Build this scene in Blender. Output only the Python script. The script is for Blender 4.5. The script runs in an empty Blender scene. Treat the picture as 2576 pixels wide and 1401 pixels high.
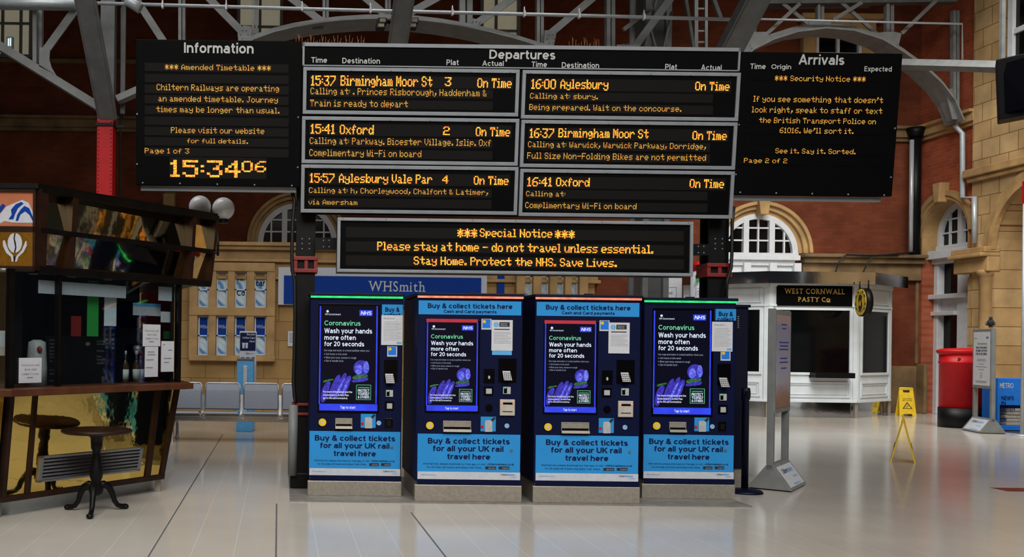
import bpy, math, random
from mathutils import Vector, Matrix
random.seed(7)
# ------------------------------------------------------------------ camera
F = 2400.0; PX, PY = 701.0, 862.0; ROLL = 0.0125; H = 1.4      # focal length and principal point in pixels of the 2576x1401 frame
C = bpy.context.scene.collection
sc = bpy.context.scene
cam_d = bpy.data.cameras.new('camera'); cam = bpy.data.objects.new('camera', cam_d); C.objects.link(cam)
cam_d.sensor_fit = 'HORIZONTAL'; cam_d.sensor_width = 36.0; cam_d.lens = F / 2576.0 * 36.0
cam_d.shift_x = (1288 - PX) / 2576.0; cam_d.shift_y = (PY - 700.5) / 2576.0
cam.matrix_world = Matrix.Translation((0, 0, H)) @ Matrix.Rotation(-ROLL, 4, 'Y') @ Matrix.Rotation(math.pi / 2, 4, 'X')
cam_d.clip_end = 200
sc.camera = cam
# ------------------------------------------------------------------ world, lights, exposure
w = bpy.data.worlds.new('world'); sc.world = w; w.use_nodes = True
w.node_tree.nodes['Background'].inputs[0].default_value = (0.75, 0.85, 1.0, 1)
w.node_tree.nodes['Background'].inputs[1].default_value = 0.02
def area(name, loc, target, sx, sy, power, col=(1, 1, 1), spread=180):
    d = bpy.data.lights.new(name, 'AREA'); d.shape = 'RECTANGLE'; d.size = sx; d.size_y = sy
    d.energy = power; d.color = col; d.spread = math.radians(spread)
    o = bpy.data.objects.new(name, d); C.objects.link(o)
    o.location = loc
    o.rotation_euler = (Vector(target) - Vector(loc)).to_track_quat('-Z', 'Y').to_euler()
    return o
area('skylight_front', (1.6, -0.8, 9.4), (1.3, 8.2, 0.4), 13, 6, 480, (1.0, 0.985, 0.96), 82)
area('fill_rear', (-1.0, -10.5, 9.4), (-1.0, -15.5, 1.0), 14, 7, 800, (1.0, 0.985, 0.96), 120)  # added unseen lamp, brightens the rear wall for the brass to reflect
area('skylight_right', (10.0, 13.5, 9.2), (12.4, 18.5, 1.2), 6, 5, 470, (1.0, 0.98, 0.94), 100)
area('skylight_back', (0.2, 13.4, 7.3), (0.4, 15.2, 0.0), 8, 3.0, 72, (1.0, 0.97, 0.93), 96)
area('skylight_left', (-3.4, 8.8, 7.8), (-2.4, 9.6, 0.0), 5, 4, 150, (1.0, 0.985, 0.96), 125)
sc.view_settings.view_transform = 'Standard'; sc.view_settings.look = 'None'
sc.view_settings.gamma = 1.0; sc.view_settings.exposure = 0.0
# ------------------------------------------------------------------ helpers
Z = Vector((0, 0, 1))
def uvray(x, y):
    dx, dy = x - PX, y - PY; c, s = math.cos(ROLL), math.sin(ROLL)
    return Vector(((dx * c + dy * s) / F, 1.0, -(-dx * s + dy * c) / F))
def at(x, y, Y):
    r = uvray(x, y); return Vector((r.x * Y, Y, H + r.z * Y))
def floor_at(x, y):
    r = uvray(x, y); return at(x, y, -H / r.z)
class Pl:                                                     # an upright or tilted plane met by the sight lines
    def __init__(s, p0, n):
        s.p0 = Vector(p0); s.n = Vector(n).normalized(); s.e1 = Z.cross(s.n).normalized(); s.e2 = s.n.cross(s.e1)
    def hit(s, x, y):
        r = uvray(x, y); o = Vector((0, 0, H)); t = (s.p0 - o).dot(s.n) / r.dot(s.n); return o + r * t
    def uv(s, x, y):
        p = s.hit(x, y) - s.p0; return p.dot(s.e1), p.dot(s.e2)
    def rect(s, x0, y0, x1, y1):
        cx, cy = (x0 + x1) / 2, (y0 + y1) / 2; h = (x1 - x0) / 2 * ROLL
        return s.uv(x0, cy - h)[0], s.uv(cx, y1)[1], s.uv(x1, cy + h)[0], s.uv(cx, y0)[1]
    def pt(s, u, v, d=0.0): return s.p0 + s.e1 * u + s.e2 * v + s.n * d
def front(Y): return Pl((0, Y, 0), (0, -1, 0))
WM = {}
G5 = {}
for ch, hx in {'!':'00005F0000','&':'3649562050',"'":'0008070300','*':'2A1C7F1C2A',',':'0080703000','-':'0808080808','.':'0000606000',
 '0':'3E4141413E','1':'00427F4000','2':'7249494946','3':'2141494D33','4':'1814127F10','5':'2745454539','6':'3C4A494931','7':'4121110907','8':'3649494936','9':'464949291E',':':'0000140000',
 'A':'7C1211127C','B':'7F49494936','C':'3E41414122','D':'7F4141413E','E':'7F49494941','F':'7F09090901','G':'3E41415173','H':'7F0808087F','I':'00417F4100','J':'2040413F01','K':'7F08142241','L':'7F40404040','M':'7F021C027F','N':'7F0408107F','O':'3E4141413E','P':'7F09090906','Q':'3E4151215E','R':'7F09192946','S':'2649494932','T':'03017F0103','U':'3F4040403F','V':'1F2040201F','W':'3F4038403F','X':'6314081463','Y':'0304780403','Z':'6159494D43',
 'a':'2054547840','b':'7F28444438','c':'3844444428','d':'384444287F','e':'3854545418','f':'00087E0902','g':'18A4A49C78','h':'7F08040478','i':'00447D4000','j':'2040403D00','k':'7F10284400','l':'00417F4000','m':'7C04780478','n':'7C08040478','o':'3844444438','p':'FC18242418','q':'18242418FC','r':'7C08040408','s':'4854545424','t':'04043F4424','u':'3C4040207C','v':'1C2040201C','w':'3C4030403C','x':'4428102844','y':'4C9090907C','z':'4464544C44'}.items():
    cols = [int(hx[i:i + 2], 16) for i in range(0, 10, 2)]
    while len(cols) > 1 and cols[0] == 0: cols.pop(0)
    while len(cols) > 1 and cols[-1] == 0: cols.pop()
    G5[ch] = cols
TG = {}
# a monoline sans-serif alphabet: each letter is its width, then strokes; a stroke is points (x, y, x, y ...) or an arc ('A', cx, cy, rx, ry, from, to)
def _o(c=2.45): return ('A', c, 2.6, 1.85, 2.0, 0, 360)
STEM, STEM7 = (.65, 0, .65, 5.2), (.65, 0, .65, 7)
LETTERS = {
 'a': (4.6, ('A', 2.1, 1.8, 1.6, 1.2, 0, 360), (3.9, 0, 3.9, 3.1), ('A', 2.35, 3.1, 1.55, 1.5, 0, 150)), 'b': (5.1, STEM7, _o(2.6)), 'c': (4.4, ('A', 2.45, 2.6, 1.85, 2, 42, 318)),
 'd': (5.1, (4.45, 0, 4.45, 7), _o(2.5)), 'e': (4.9, (.7, 2.55, 4.3, 2.55), ('A', 2.45, 2.6, 1.85, 2, 0, 318)), 'f': (2.9, (1.2, 0, 1.2, 5.3), ('A', 2.5, 5.3, 1.3, 1.15, 180, 80), (.1, 4.6, 2.8, 4.6)),
 'g': (5.1, _o(2.5), (4.45, 5.2, 4.45, -.2), ('A', 2.6, -.2, 1.85, 1.4, 0, -145)), 'h': (4.8, STEM7, ('A', 2.4, 2.9, 1.75, 1.7, 0, 180), (4.15, 2.9, 4.15, 0)), 'i': (1.3, STEM, (.65, 6.1, .65, 7.2)), 'k': (4.4, STEM7, (4.0, 5.2, .9, 2.3), (1.9, 3.1, 4.2, 0)), 'l': (1.3, STEM7),
 'm': (7.1, STEM, ('A', 2.1, 3, 1.45, 1.6, 0, 180), (3.55, 3, 3.55, 0), ('A', 5, 3, 1.45, 1.6, 0, 180), (6.45, 3, 6.45, 0)), 'n': (4.8, STEM, ('A', 2.4, 2.9, 1.75, 1.7, 0, 180), (4.15, 2.9, 4.15, 0)), 'o': (4.9, _o()), 'p': (5.1, (.65, -2, .65, 5.2), _o(2.6)), 'q': (5.1, (4.45, -2, 4.45, 5.2), _o(2.5)),
 'r': (3.1, STEM, ('A', 2.5, 2.7, 1.85, 1.9, 65, 180)), 's': (4.0, ('A', 2, 3.62, 1.4, .98, 30, 270), ('A', 2, 1.6, 1.45, 1.0, 90, -150)), 't': (3.0, (1.25, 6.6, 1.25, 1.8), ('A', 2.45, 1.8, 1.2, 1.2, 180, 290), (.1, 4.6, 2.8, 4.6)), 'u': (4.8, (.65, 5.2, .65, 2.3), ('A', 2.4, 2.3, 1.75, 1.7, 180, 360), (4.15, 0, 4.15, 5.2)),
 'v': (4.6, (.4, 5.2, 2.3, .3, 4.2, 5.2)), 'w': (6.8, (.4, 5.2, 1.9, .3, 3.4, 5, 4.9, .3, 6.4, 5.2)), 'x': (4.6, (.4, 5.2, 4.2, 0), (4.2, 5.2, .4, 0)), 'y': (4.6, (.4, 5.2, 2.4, .6), (4.2, 5.2, 1.6, -2)), 'z': (4.3, (.4, 4.6, 3.8, 4.6, .5, .6, 4, .6)),
 'A': (6.0, (.4, 0, 3, 6.9, 5.6, 0), (1.3, 2.2, 4.7, 2.2)), 'B': (5.1, STEM7, (.65, 6.4, 2.6, 6.4), ('A', 2.6, 5.05, 1.5, 1.35, -90, 90), (.65, 3.7, 2.8, 3.7), ('A', 2.8, 2.15, 1.75, 1.55, -90, 90), (.65, .6, 2.8, .6)), 'C': (6.0, ('A', 3.5, 3.5, 2.9, 2.9, 45, 315)), 'D': (6.0, STEM7, (.65, 6.4, 2.4, 6.4), ('A', 2.4, 3.5, 2.9, 2.9, -90, 90), (.65, .6, 2.4, .6)),
 'E': (4.6, STEM7, (.65, 6.4, 4.4, 6.4), (.65, 3.6, 4.1, 3.6), (.65, .6, 4.4, .6)), 'F': (4.4, STEM7, (.65, 6.4, 4.3, 6.4), (.65, 3.5, 4, 3.5)), 'G': (6.6, ('A', 3.5, 3.5, 2.9, 2.9, 45, 345), (3.7, 3.2, 6.4, 3.2)), 'H': (5.8, STEM7, (5.1, 0, 5.1, 7), (.65, 3.6, 5.1, 3.6)), 'I': (1.3, STEM7), 'K': (5.3, STEM7, (5, 7, .9, 2.8), (2.2, 4, 5.1, 0)), 'L': (4.4, (.65, 7, .65, .6, 4.3, .6)),
 'M': (6.8, (.65, 0, .65, 6.8, 3.4, 2.6, 6.15, 6.8, 6.15, 0)), 'N': (5.8, (.65, 0, .65, 6.8, 5.1, .2, 5.1, 7)), 'O': (7.0, ('A', 3.5, 3.5, 2.9, 2.9, 0, 360)), 'P': (5.0, STEM7, (.65, 6.4, 2.6, 6.4), ('A', 2.6, 4.75, 1.75, 1.65, -90, 90), (.65, 3.1, 2.6, 3.1)), 'R': (5.2, STEM7, (.65, 6.4, 2.6, 6.4), ('A', 2.6, 4.75, 1.75, 1.65, -90, 90), (.65, 3.1, 2.6, 3.1), (2.6, 3.1, 4.8, 0)),
 'S': (5.0, ('A', 2.5, 5.05, 1.8, 1.4, 30, 270), ('A', 2.5, 2.1, 1.9, 1.5, 90, -148)), 'T': (5.2, (2.6, 0, 2.6, 6.4), (.1, 6.4, 5.1, 6.4)), 'U': (5.7, (.65, 7, .65, 2.7), ('A', 2.85, 2.7, 2.2, 2.1, 180, 360), (5.05, 2.7, 5.05, 7)), 'V': (5.8, (.4, 7, 2.9, .2, 5.4, 7)), 'W': (8.0, (.4, 7, 2.1, .2, 4, 6.6, 5.9, .2, 7.6, 7)), 'Y': (5.6, (.4, 7, 2.8, 3, 5.2, 7), (2.8, 3, 2.8, 0)),
 '0': (5.2, ('A', 2.6, 3.5, 1.95, 2.9, 0, 360)), '2': (4.8, ('A', 2.35, 4.8, 1.75, 1.6, 165, -38), (3.75, 3.85, .7, .6, 4.5, .6)), '&': (5.6, ('A', 2.5, 5.35, 1.2, 1.1, 0, 360), (1.75, 4.5, 5.2, 0), ('A', 2.35, 2.0, 1.75, 1.4, 100, 330), (2.1, 3.4, 3.2, 4.2), (3.9, 1.3, 5.0, 3.2)),
 "'": (1.2, (.6, 5, .6, 7)), ',': (1.2, (.7, 1.1, .4, -1)), '.': (1.3, (.65, 0, .65, 1.2)), ':': (1.3, (.65, 0, .65, 1.2), (.65, 3.9, .65, 5.1)), '-': (3.2, (.3, 2.7, 2.9, 2.7)), '/': (3.6, (.2, -1, 3.4, 7.4)),
}
def stroke_text(s, wd):
    V, Fc, x = [], [], 0.0; k = .68 / 7.0
    for ch in s:
        if ch not in LETTERS: x += 2.4; continue
        L = LETTERS[ch]
        strokes = []
        for st in L[1:]:
            if st[0] == 'A' or len(st) == 4: strokes.append(st); continue
            P = [Vector((st[i], st[i + 1])) for i in range(0, len(st), 2)]
            for i, (p, q) in enumerate(zip(P, P[1:])):
                t = (q - p).normalized() * wd * .22; p2, q2 = (p - t if i else p), (q + t if i < len(P) - 2 else q)
                strokes.append((p2.x, p2.y, q2.x, q2.y))
        for si, st in enumerate(strokes):
            dz = .00025 * si
            if st[0] == 'A':
                _, cx, cy, rx, ry, a0, a1 = st; n = max(4, int(abs(a1 - a0) / 22))
                P = [(cx + rx * math.cos(math.radians(a0 + (a1 - a0) * i / n)), cy + ry * math.sin(math.radians(a0 + (a1 - a0) * i / n))) for i in range(n + 1)]
            else: P = [(st[i], st[i + 1]) for i in range(0, len(st), 2)]
            n = len(P); closed = st[0] == 'A' and abs(a1 - a0) >= 360; b = len(V)
            for i, (px_, py_) in enumerate(P):
                q0 = P[i - 1] if i else (P[-2] if closed else None); q1 = P[i + 1] if i < n - 1 else (P[1] if closed else None)
                N_ = []
                for p, q in ((q0, (px_, py_)), ((px_, py_), q1)):
                    if p and q:
                        dx, dy = q[0] - p[0], q[1] - p[1]; l = math.hypot(dx, dy) or 1; N_.append((-dy / l, dx / l))
                nx, ny = sum(a for a, c in N_) / len(N_), sum(c for a, c in N_) / len(N_); m2 = max(.25, nx * nx + ny * ny)
                h = wd / 2 / m2
                V += [((x + px_ + nx * h) * k, (py_ + ny * h) * k, dz), ((x + px_ - nx * h) * k, (py_ - ny * h) * k, dz)]
            Fc += [(b + 2 * i, b + 2 * i + 1, b + 2 * i + 3, b + 2 * i + 2) for i in range(n - 1)]
        x += L[0] + .75
    return V, Fc
SERIF = {'W':[(.06,1),(.94,1)],'H':[(.07,0),(.93,0),(.07,1),(.93,1)],'m':[(.07,0),(.5,0),(.93,0)],'i':[(.5,0)],'h':[(.08,0),(.92,0),(.08,1)],'E':[(.05,0),(.05,1)],'T':[(.5,0)],'N':[(.07,0),(.07,1),(.93,1)],'R':[(.08,0),(.92,0),(.05,1)],'A':[(.06,0),(.94,0)],'L':[(.08,0),(.08,1)],'P':[(.08,0),(.05,1)],'Y':[(.5,0),(.05,1),(.95,1)]}
def text_geo(s, bold=0.0, serif=False, res=3):
    k = (s, bold, serif, res)
    if k in TG: return TG[k]
    if not serif and res != 0:
        V, Fc = stroke_text(s, .8 if bold <= .004 else .95 + bold * 13)
        r = (V, Fc, (min(v[0] for v in V), max(v[0] for v in V), min(v[1] for v in V), max(v[1] for v in V)))
        TG[k] = r
        return r
    if serif:
        V, Fc, x = [], [], 0.0
        for ch in s:
            if ch == ' ': x += 0.32; continue
            v, f, bb = text_geo(ch, bold, False, 0)
            b = len(V); wdt = bb[1] - bb[0]
            V += [(a - bb[0] + x, c, 0.0) for a, c, _ in v]; Fc += [tuple(i + b for i in q) for q in f]
            for fx, fy in SERIF.get(ch, []):
                cx = x + fx * wdt; y0 = 0 if fy == 0 else (bb[3] - 0.05); b = len(V)
                V += [(cx - .13, y0, .001), (cx + .13, y0, .001), (cx + .13, y0 + .055, .001), (cx - .13, y0 + .055, .001)]; Fc.append((b, b + 1, b + 2, b + 3))
            x += wdt + 0.16
        r = (V, Fc, (0.0, x - 0.16, 0, .68))
    else:
        cu = bpy.data.curves.new('t', 'FONT'); cu.body = s; cu.offset = bold; cu.resolution_u = 3
        o = bpy.data.objects.new('t', cu); m = bpy.data.meshes.new_from_object(o)
        V = [(v.co.x, v.co.y, 0.0) for v in m.vertices]; Fc = [tuple(p.vertices) for p in m.polygons]
        bpy.data.objects.remove(o); bpy.data.curves.remove(cu); bpy.data.meshes.remove(m)
        r = (V, Fc, (min(v[0] for v in V), max(v[0] for v in V), min(v[1] for v in V), max(v[1] for v in V)))
    TG[k] = r
    return r
class MB:                                                     # collects geometry in world space, then links it as ONE mesh
    def __init__(s): s.v = []; s.f = []; s.sm = []
    def add(s, V, Fc, smooth=False):
        b = len(s.v); s.v += [Vector(p) for p in V]
        for q in Fc: s.f.append(tuple(i + b for i in q)); s.sm.append(smooth)
        return s
    def hexa(s, p):
        return s.add(p, [(0, 3, 2, 1), (4, 5, 6, 7), (0, 1, 5, 4), (1, 2, 6, 5), (2, 3, 7, 6), (3, 0, 4, 7)])
    def box(s, x0, y0, z0, x1, y1, z1):
        return s.hexa([(x0, y0, z0), (x1, y0, z0), (x1, y1, z0), (x0, y1, z0), (x0, y0, z1), (x1, y0, z1), (x1, y1, z1), (x0, y1, z1)])
    def panel(s, pl, u0, v0, u1, v1, d0, d1):                  # a slab on a plane, d along its normal
        return s.hexa([pl.pt(u0, v0, d1), pl.pt(u1, v0, d1), pl.pt(u1, v0, d0), pl.pt(u0, v0, d0), pl.pt(u0, v1, d1), pl.pt(u1, v1, d1), pl.pt(u1, v1, d0), pl.pt(u0, v1, d0)])
    def pr(s, pl, x0, y0, x1, y1, d0=0.0, d1=0.01): return s.panel(pl, *pl.rect(x0, y0, x1, y1), d0, d1)
    def frame(s, pl, x0, y0, x1, y1, t, d0, d1):               # four rails around a rectangle, t wide in metres, inside it
        u0, v0, u1, v1 = pl.rect(x0, y0, x1, y1); return s.frm(pl, u0, v0, u1, v1, t, d0, d1)
    def frm(s, pl, u0, v0, u1, v1, t, d0, d1):
        s.panel(pl, u0, v0, u1, v0 + t, d0, d1); s.panel(pl, u0, v1 - t, u1, v1, d0, d1)
        s.panel(pl, u0, v0 + t, u0 + t, v1 - t, d0, d1); return s.panel(pl, u1 - t, v0 + t, u1, v1 - t, d0, d1)
    def poly(s, P, vec):                                       # polygon extruded by vec
        n = len(P); P = [Vector(p) for p in P]; vec = Vector(vec)
        return s.add(P + [p + vec for p in P], [tuple(range(n)), tuple(range(2 * n - 1, n - 1, -1))] + [(i, i + n, (i + 1) % n + n, (i + 1) % n) for i in range(n)])
    def bar(s, p, q, wd, dp, up=None):                         # bar from p to q; wd across (in the plane of up), dp the other way
        p, q = Vector(p), Vector(q); t = (q - p).normalized(); b = Vector(up) if up else Vector((0, 1, 0))
        a = t.cross(b).normalized() * wd / 2; b = t.cross(a).normalized() * dp / 2
        return s.hexa([p - a - b, p + a - b, p + a + b, p - a + b, q - a - b, q + a - b, q + a + b, q - a + b])
    def tube(s, path, r, seg=10):
        path = [Vector(p) for p in path]; n = len(path); V, Fc = [], []
        rs = r if isinstance(r, (list, tuple)) else [r] * n
        pa = None
        for i, p in enumerate(path):
            t = (path[min(i + 1, n - 1)] - path[max(i - 1, 0)]).normalized()
            if pa is None:
                ref = Vector((1, 0, 0)) if abs(t.x) < .8 else Vector((0, 1, 0)); pa = (ref - t * ref.dot(t)).normalized()
            else: pa = (pa - t * pa.dot(t)).normalized()
            b = t.cross(pa)
            V += [p + (pa * math.cos(2 * math.pi * k / seg) + b * math.sin(2 * math.pi * k / seg)) * rs[i] for k in range(seg)]
        for i in range(n - 1):
            for k in range(seg):
                k2 = (k + 1) % seg; Fc.append((i * seg + k, i * seg + k2, (i + 1) * seg + k2, (i + 1) * seg + k))
        s.add(V, Fc, True); b = len(s.v) - len(V)
        s.f.append(tuple(b + k for k in range(seg - 1, -1, -1))); s.f.append(tuple(b + (n - 1) * seg + k for k in range(seg))); s.sm += [False, False]
        return s
    def lathe(s, c, prof, seg=28, sx=1.0, sy=1.0, ax=None, rot=0.0):   # prof = [(r, z)] about +Z (or the axis ax)
        c = Vector(c); V, Fc = [], []
        if ax is None: A, B, T = Vector((math.cos(rot), math.sin(rot), 0)), Vector((-math.sin(rot), math.cos(rot), 0)), Z
        else:
            T = Vector(ax).normalized(); A = (Vector((0, 0, 1)) if abs(T.z) < .8 else Vector((1, 0, 0))).cross(T).normalized(); B = T.cross(A)
        for r, z in prof:
            V += [c + (A * sx * math.cos(2 * math.pi * k / seg) + B * sy * math.sin(2 * math.pi * k / seg)) * r + T * z for k in range(seg)]
        for i in range(len(prof) - 1):
            for k in range(seg):
                k2 = (k + 1) % seg; Fc.append((i * seg + k, i * seg + k2, (i + 1) * seg + k2, (i + 1) * seg + k))
        s.add(V, Fc, True); b = len(s.v) - len(V); n = len(prof)
        s.f.append(tuple(b + k for k in range(seg - 1, -1, -1))); s.f.append(tuple(b + (n - 1) * seg + k for k in range(seg))); s.sm += [False, False]
        return s
    def ball(s, c, r, seg=24, sx=1, sy=1, sz=1):
        n = seg // 2
        return s.lathe(c, [(max(r * math.sin(math.pi * i / n), r * .002), -r * sz * math.cos(math.pi * i / n)) for i in range(n + 1)], seg, sx, sy)
    def disc(s, pl, x, y, rpx, d0, d1, seg=24, ry=None):
        u, v = pl.uv(x, y); k = (pl.hit(x, y).y) / F; rx = rpx * k; ry = rx if ry is None else ry * k
        return s.poly([pl.pt(u + rx * math.cos(2 * math.pi * i / seg), v + ry * math.sin(2 * math.pi * i / seg), d0) for i in range(seg)], pl.n * (d1 - d0))
    def ppoly(s, pl, pts, d0, d1): return s.poly([pl.hit(x, y) + pl.n * d0 for x, y in pts], pl.n * (d1 - d0))
    def arc(s, pl, cu, cv, r0, r1, d0, d1, a0=0.0, a1=math.pi, n=24):  # a ring sector on a plane, in plane metres
        for i in range(n):
            a, b = a0 + (a1 - a0) * i / n, a0 + (a1 - a0) * (i + 1) / n; P = []
            for d in (d1, d0):
                P += [pl.pt(cu + r0 * math.cos(a), cv + r0 * math.sin(a), d), pl.pt(cu + r1 * math.cos(a), cv + r1 * math.sin(a), d), pl.pt(cu + r1 * math.cos(b), cv + r1 * math.sin(b), d), pl.pt(cu + r0 * math.cos(b), cv + r0 * math.sin(b), d)]
            s.hexa(P)
        return s
    def text(s, pl, body, x0, x1, yt, yb, d=0.002, bold=0.0, serif=False, slant=0.0, res=3):
        V, Fc, bb = text_geo(body, bold, serif, res)
        u0, v0, u1, v1 = pl.rect(x0, yt, x1, yb); kx = (u1 - u0) / (bb[1] - bb[0]); kz = (v1 - v0) / .68
        return s.add([pl.pt(u0 + (a - bb[0]) * kx + slant * b * kz, v0 + b * kz, d + c) for a, b, c in V], Fc)
    def led(s, pl, body, x0, x1, yt, yb, d=0.002, fx=0.95, fz=0.86):
        cols = []
        for ch in body:
            if ch == ' ': cols += [0, 0, 0]; continue
            cols += G5.get(ch, [0]) + [0]
        cols = cols[:-1]; n = len(cols)
        u0, v0, u1, v1 = pl.rect(x0, yt, x1, yb); cw = (u1 - u0) / n; chh = (v1 - v0) / 7.0
        for i, c in enumerate(cols):
            for r in range(8):
                if c >> r & 1:
                    a, b = u0 + i * cw + cw * (1 - fx) / 2, v1 - (r + 1) * chh + chh * (1 - fz) / 2
                    s.add([pl.pt(a, b, d), pl.pt(a + cw * fx, b, d), pl.pt(a + cw * fx, b + chh * fz, d), pl.pt(a, b + chh * fz, d)], [(0, 1, 2, 3)])
        return s
    def build(s, name, m, parent=None, bevel=0.0, label=None, cat=None, group=None, kind=None):
        me = bpy.data.meshes.new(name)
        if parent is not None: M = WM[parent]
        else:
            xs = [p.x for p in s.v]; ys = [p.y for p in s.v]; zs = [p.z for p in s.v]
            M = Matrix.Translation(((min(xs) + max(xs)) / 2, (min(ys) + max(ys)) / 2, min(zs)))
        I = M.inverted()
        me.from_pydata([I @ p for p in s.v], [], s.f); me.polygons.foreach_set('use_smooth', s.sm); me.update()
        me.materials.append(m)
        o = bpy.data.objects.new(name, me); C.objects.link(o)
        if parent is not None: o.parent = parent
        else: o.matrix_world = M
        WM[o] = M
        if bevel:
            b = o.modifiers.new('bevel', 'BEVEL'); b.width = bevel; b.segments = 2; b.limit_method = 'ANGLE'; b.angle_limit = math.radians(50)
        if label: o['label'] = label
        if cat: o['category'] = cat
        if group: o['group'] = group
        if kind: o['kind'] = kind
        return o
def thing(name, label, cat, loc, rz=0.0, group=None, kind=None):
    o = bpy.data.objects.new(name, None); C.objects.link(o); o.empty_display_size = .1
    WM[o] = Matrix.Translation(Vector(loc)) @ Matrix.Rotation(rz, 4, 'Z')
    o.location = loc; o.rotation_euler = (0, 0, rz)
    o['label'] = label; o['category'] = cat
    if group: o['group'] = group
    if kind: o['kind'] = kind
    return o
def kids(o): return [c for c in bpy.data.objects if c.parent == o]
def copy_tree(o, parent=None):
    c = o.copy(); C.objects.link(c)
    if parent: c.parent = parent
    for ch in kids(o): copy_tree(ch, c)
    return c
# ------------------------------------------------------------------ materials
def nodes(name):
    m = bpy.data.materials.new(name); m.use_nodes = True; t = m.node_tree
    return m, t, t.nodes, t.links, t.nodes['Principled BSDF']
def lnk(t, a, b): t.links.new(a, b)
def pm(name, col, rough=.5, metal=0.0, var=.12, scale=18.0, bump=0.0, emit=None, es=0.0, coat=0.0, spec=.5):
    m, t, N, L, b = nodes(name)
    tc = N.new('ShaderNodeTexCoord'); no = N.new('ShaderNodeTexNoise'); no.inputs['Scale'].default_value = scale; no.inputs['Detail'].default_value = 4
    L.new(tc.outputs['Object'], no.inputs['Vector'])
    r = N.new('ShaderNodeValToRGB'); r.color_ramp.elements[0].position = .3; r.color_ramp.elements[1].position = .7
    r.color_ramp.elements[0].color = tuple(c * (1 - var) for c in col) + (1,); r.color_ramp.elements[1].color = tuple(min(1, c * (1 + var)) for c in col) + (1,)
    L.new(no.outputs['Fac'], r.inputs['Fac']); L.new(r.outputs['Color'], b.inputs['Base Color'])
    b.inputs['Roughness'].default_value = rough; b.inputs['Metallic'].default_value = metal
    b.inputs['Specular IOR Level'].default_value = spec; b.inputs['Coat Weight'].default_value = coat
    if bump:
        bp = N.new('ShaderNodeBump'); bp.inputs['Strength'].default_value = bump; bp.inputs['Distance'].default_value = .02
        L.new(no.outputs['Fac'], bp.inputs['Height']); L.new(bp.outputs['Normal'], b.inputs['Normal'])
    if emit:
        b.inputs['Emission Color'].default_value = tuple(emit) + (1,); b.inputs['Emission Strength'].default_value = es
    return m
def brick(name, c1, c2, mortar, bw, bh, ms, axis='x', rough=.85, bump=.4, offset=.5, var=.35):
    m, t, N, L, b = nodes(name)
    g = N.new('ShaderNodeNewGeometry'); sp = N.new('ShaderNodeSeparateXYZ'); cb = N.new('ShaderNodeCombineXYZ')
    L.new(g.outputs['Position'], sp.inputs[0])
    L.new(sp.outputs['X' if axis == 'x' else 'Y'], cb.inputs[0]); L.new(sp.outputs['Z'], cb.inputs[1])
    br = N.new('ShaderNodeTexBrick'); L.new(cb.outputs[0], br.inputs['Vector'])
    br.inputs['Scale'].default_value = 1.0; br.inputs['Brick Width'].default_value = bw; br.inputs['Row Height'].default_value = bh
    br.inputs['Mortar Size'].default_value = ms; br.offset = offset; br.inputs['Bias'].default_value = -.1
    br.inputs['Color1'].default_value = c1 + (1,); br.inputs['Color2'].default_value = c2 + (1,); br.inputs['Mortar'].default_value = mortar + (1,)
    no = N.new('ShaderNodeTexNoise'); no.inputs['Scale'].default_value = 1.6; no.inputs['Detail'].default_value = 6; L.new(g.outputs['Position'], no.inputs['Vector'])
    mr = N.new('ShaderNodeMapRange'); mr.inputs[1].default_value = .3; mr.inputs[2].default_value = .7; mr.inputs[3].default_value = 1 - var; mr.inputs[4].default_value = 1 + var * .5
    L.new(no.outputs['Fac'], mr.inputs[0])
    mx = N.new('ShaderNodeVectorMath'); mx.operation = 'SCALE'; L.new(br.outputs['Color'], mx.inputs[0]); L.new(mr.outputs[0], mx.inputs['Scale'])
    L.new(mx.outputs[0], b.inputs['Base Color']); b.inputs['Roughness'].default_value = rough; b.inputs['Specular IOR Level'].default_value = .15
    bp = N.new('ShaderNodeBump'); bp.inputs['Strength'].default_value = bump; bp.inputs['Distance'].default_value = .01; bp.invert = True
    L.new(br.outputs['Fac'], bp.inputs['Height']); L.new(bp.outputs['Normal'], b.inputs['Normal'])
    return m
def glow(name, cols, strength, scale=60.0):                    # light-giving material with a few colours mixed by noise
    m, t, N, L, b = nodes(name)
    g = N.new('ShaderNodeNewGeometry'); no = N.new('ShaderNodeTexNoise'); no.inputs['Scale'].default_value = scale; no.inputs['Detail'].default_value = 1
    L.new(g.outputs['Position'], no.inputs['Vector'])
    r = N.new('ShaderNodeValToRGB'); e = r.color_ramp.elements
    k = len(cols)
    for i, c in enumerate(cols):
        el = e[i] if i < 2 else e.new(.5)
        el.position = .3 + .4 * i / max(1, k - 1); el.color = c + (1,)
    L.new(no.outputs['Fac'], r.inputs['Fac']); L.new(r.outputs['Color'], b.inputs['Emission Color'])
    b.inputs['Emission Strength'].default_value = strength; b.inputs['Base Color'].default_value = (0, 0, 0, 1); b.inputs['Roughness'].default_value = .6
    return m
M = {}
M['steel_paint'] = pm('grey_painted_steel', (.17, .176, .174), .55, 0, .15, 6, .05)
M['steel_dark'] = pm('dark_grey_steel', (.10, .105, .105), .6, 0, .2, 6)
M['pipe'] = pm('galvanised_pipe', (.42, .46, .48), .4, .3, .1, 12)
M['red'] = pm('red_gloss_paint', (.46, .005, .008), .45, 0, .1, 8, spec=.25)
M['red_dark'] = pm('dark_red_paint', (.20, .010, .008), .45, 0, .1, 8)
M['black'] = pm('black_paint', (.003, .003, .0035), .45, 0, .2, 14, spec=.2)
M['board'] = pm('matt_black_board', (.0012, .0012, .0014), .6, 0, .2, 4, 0, spec=.06)
M['led_row'] = pm('unlit_diode_matrix', (.008, .007, .006), .6, 0, .15, 90, spec=.08)
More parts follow.
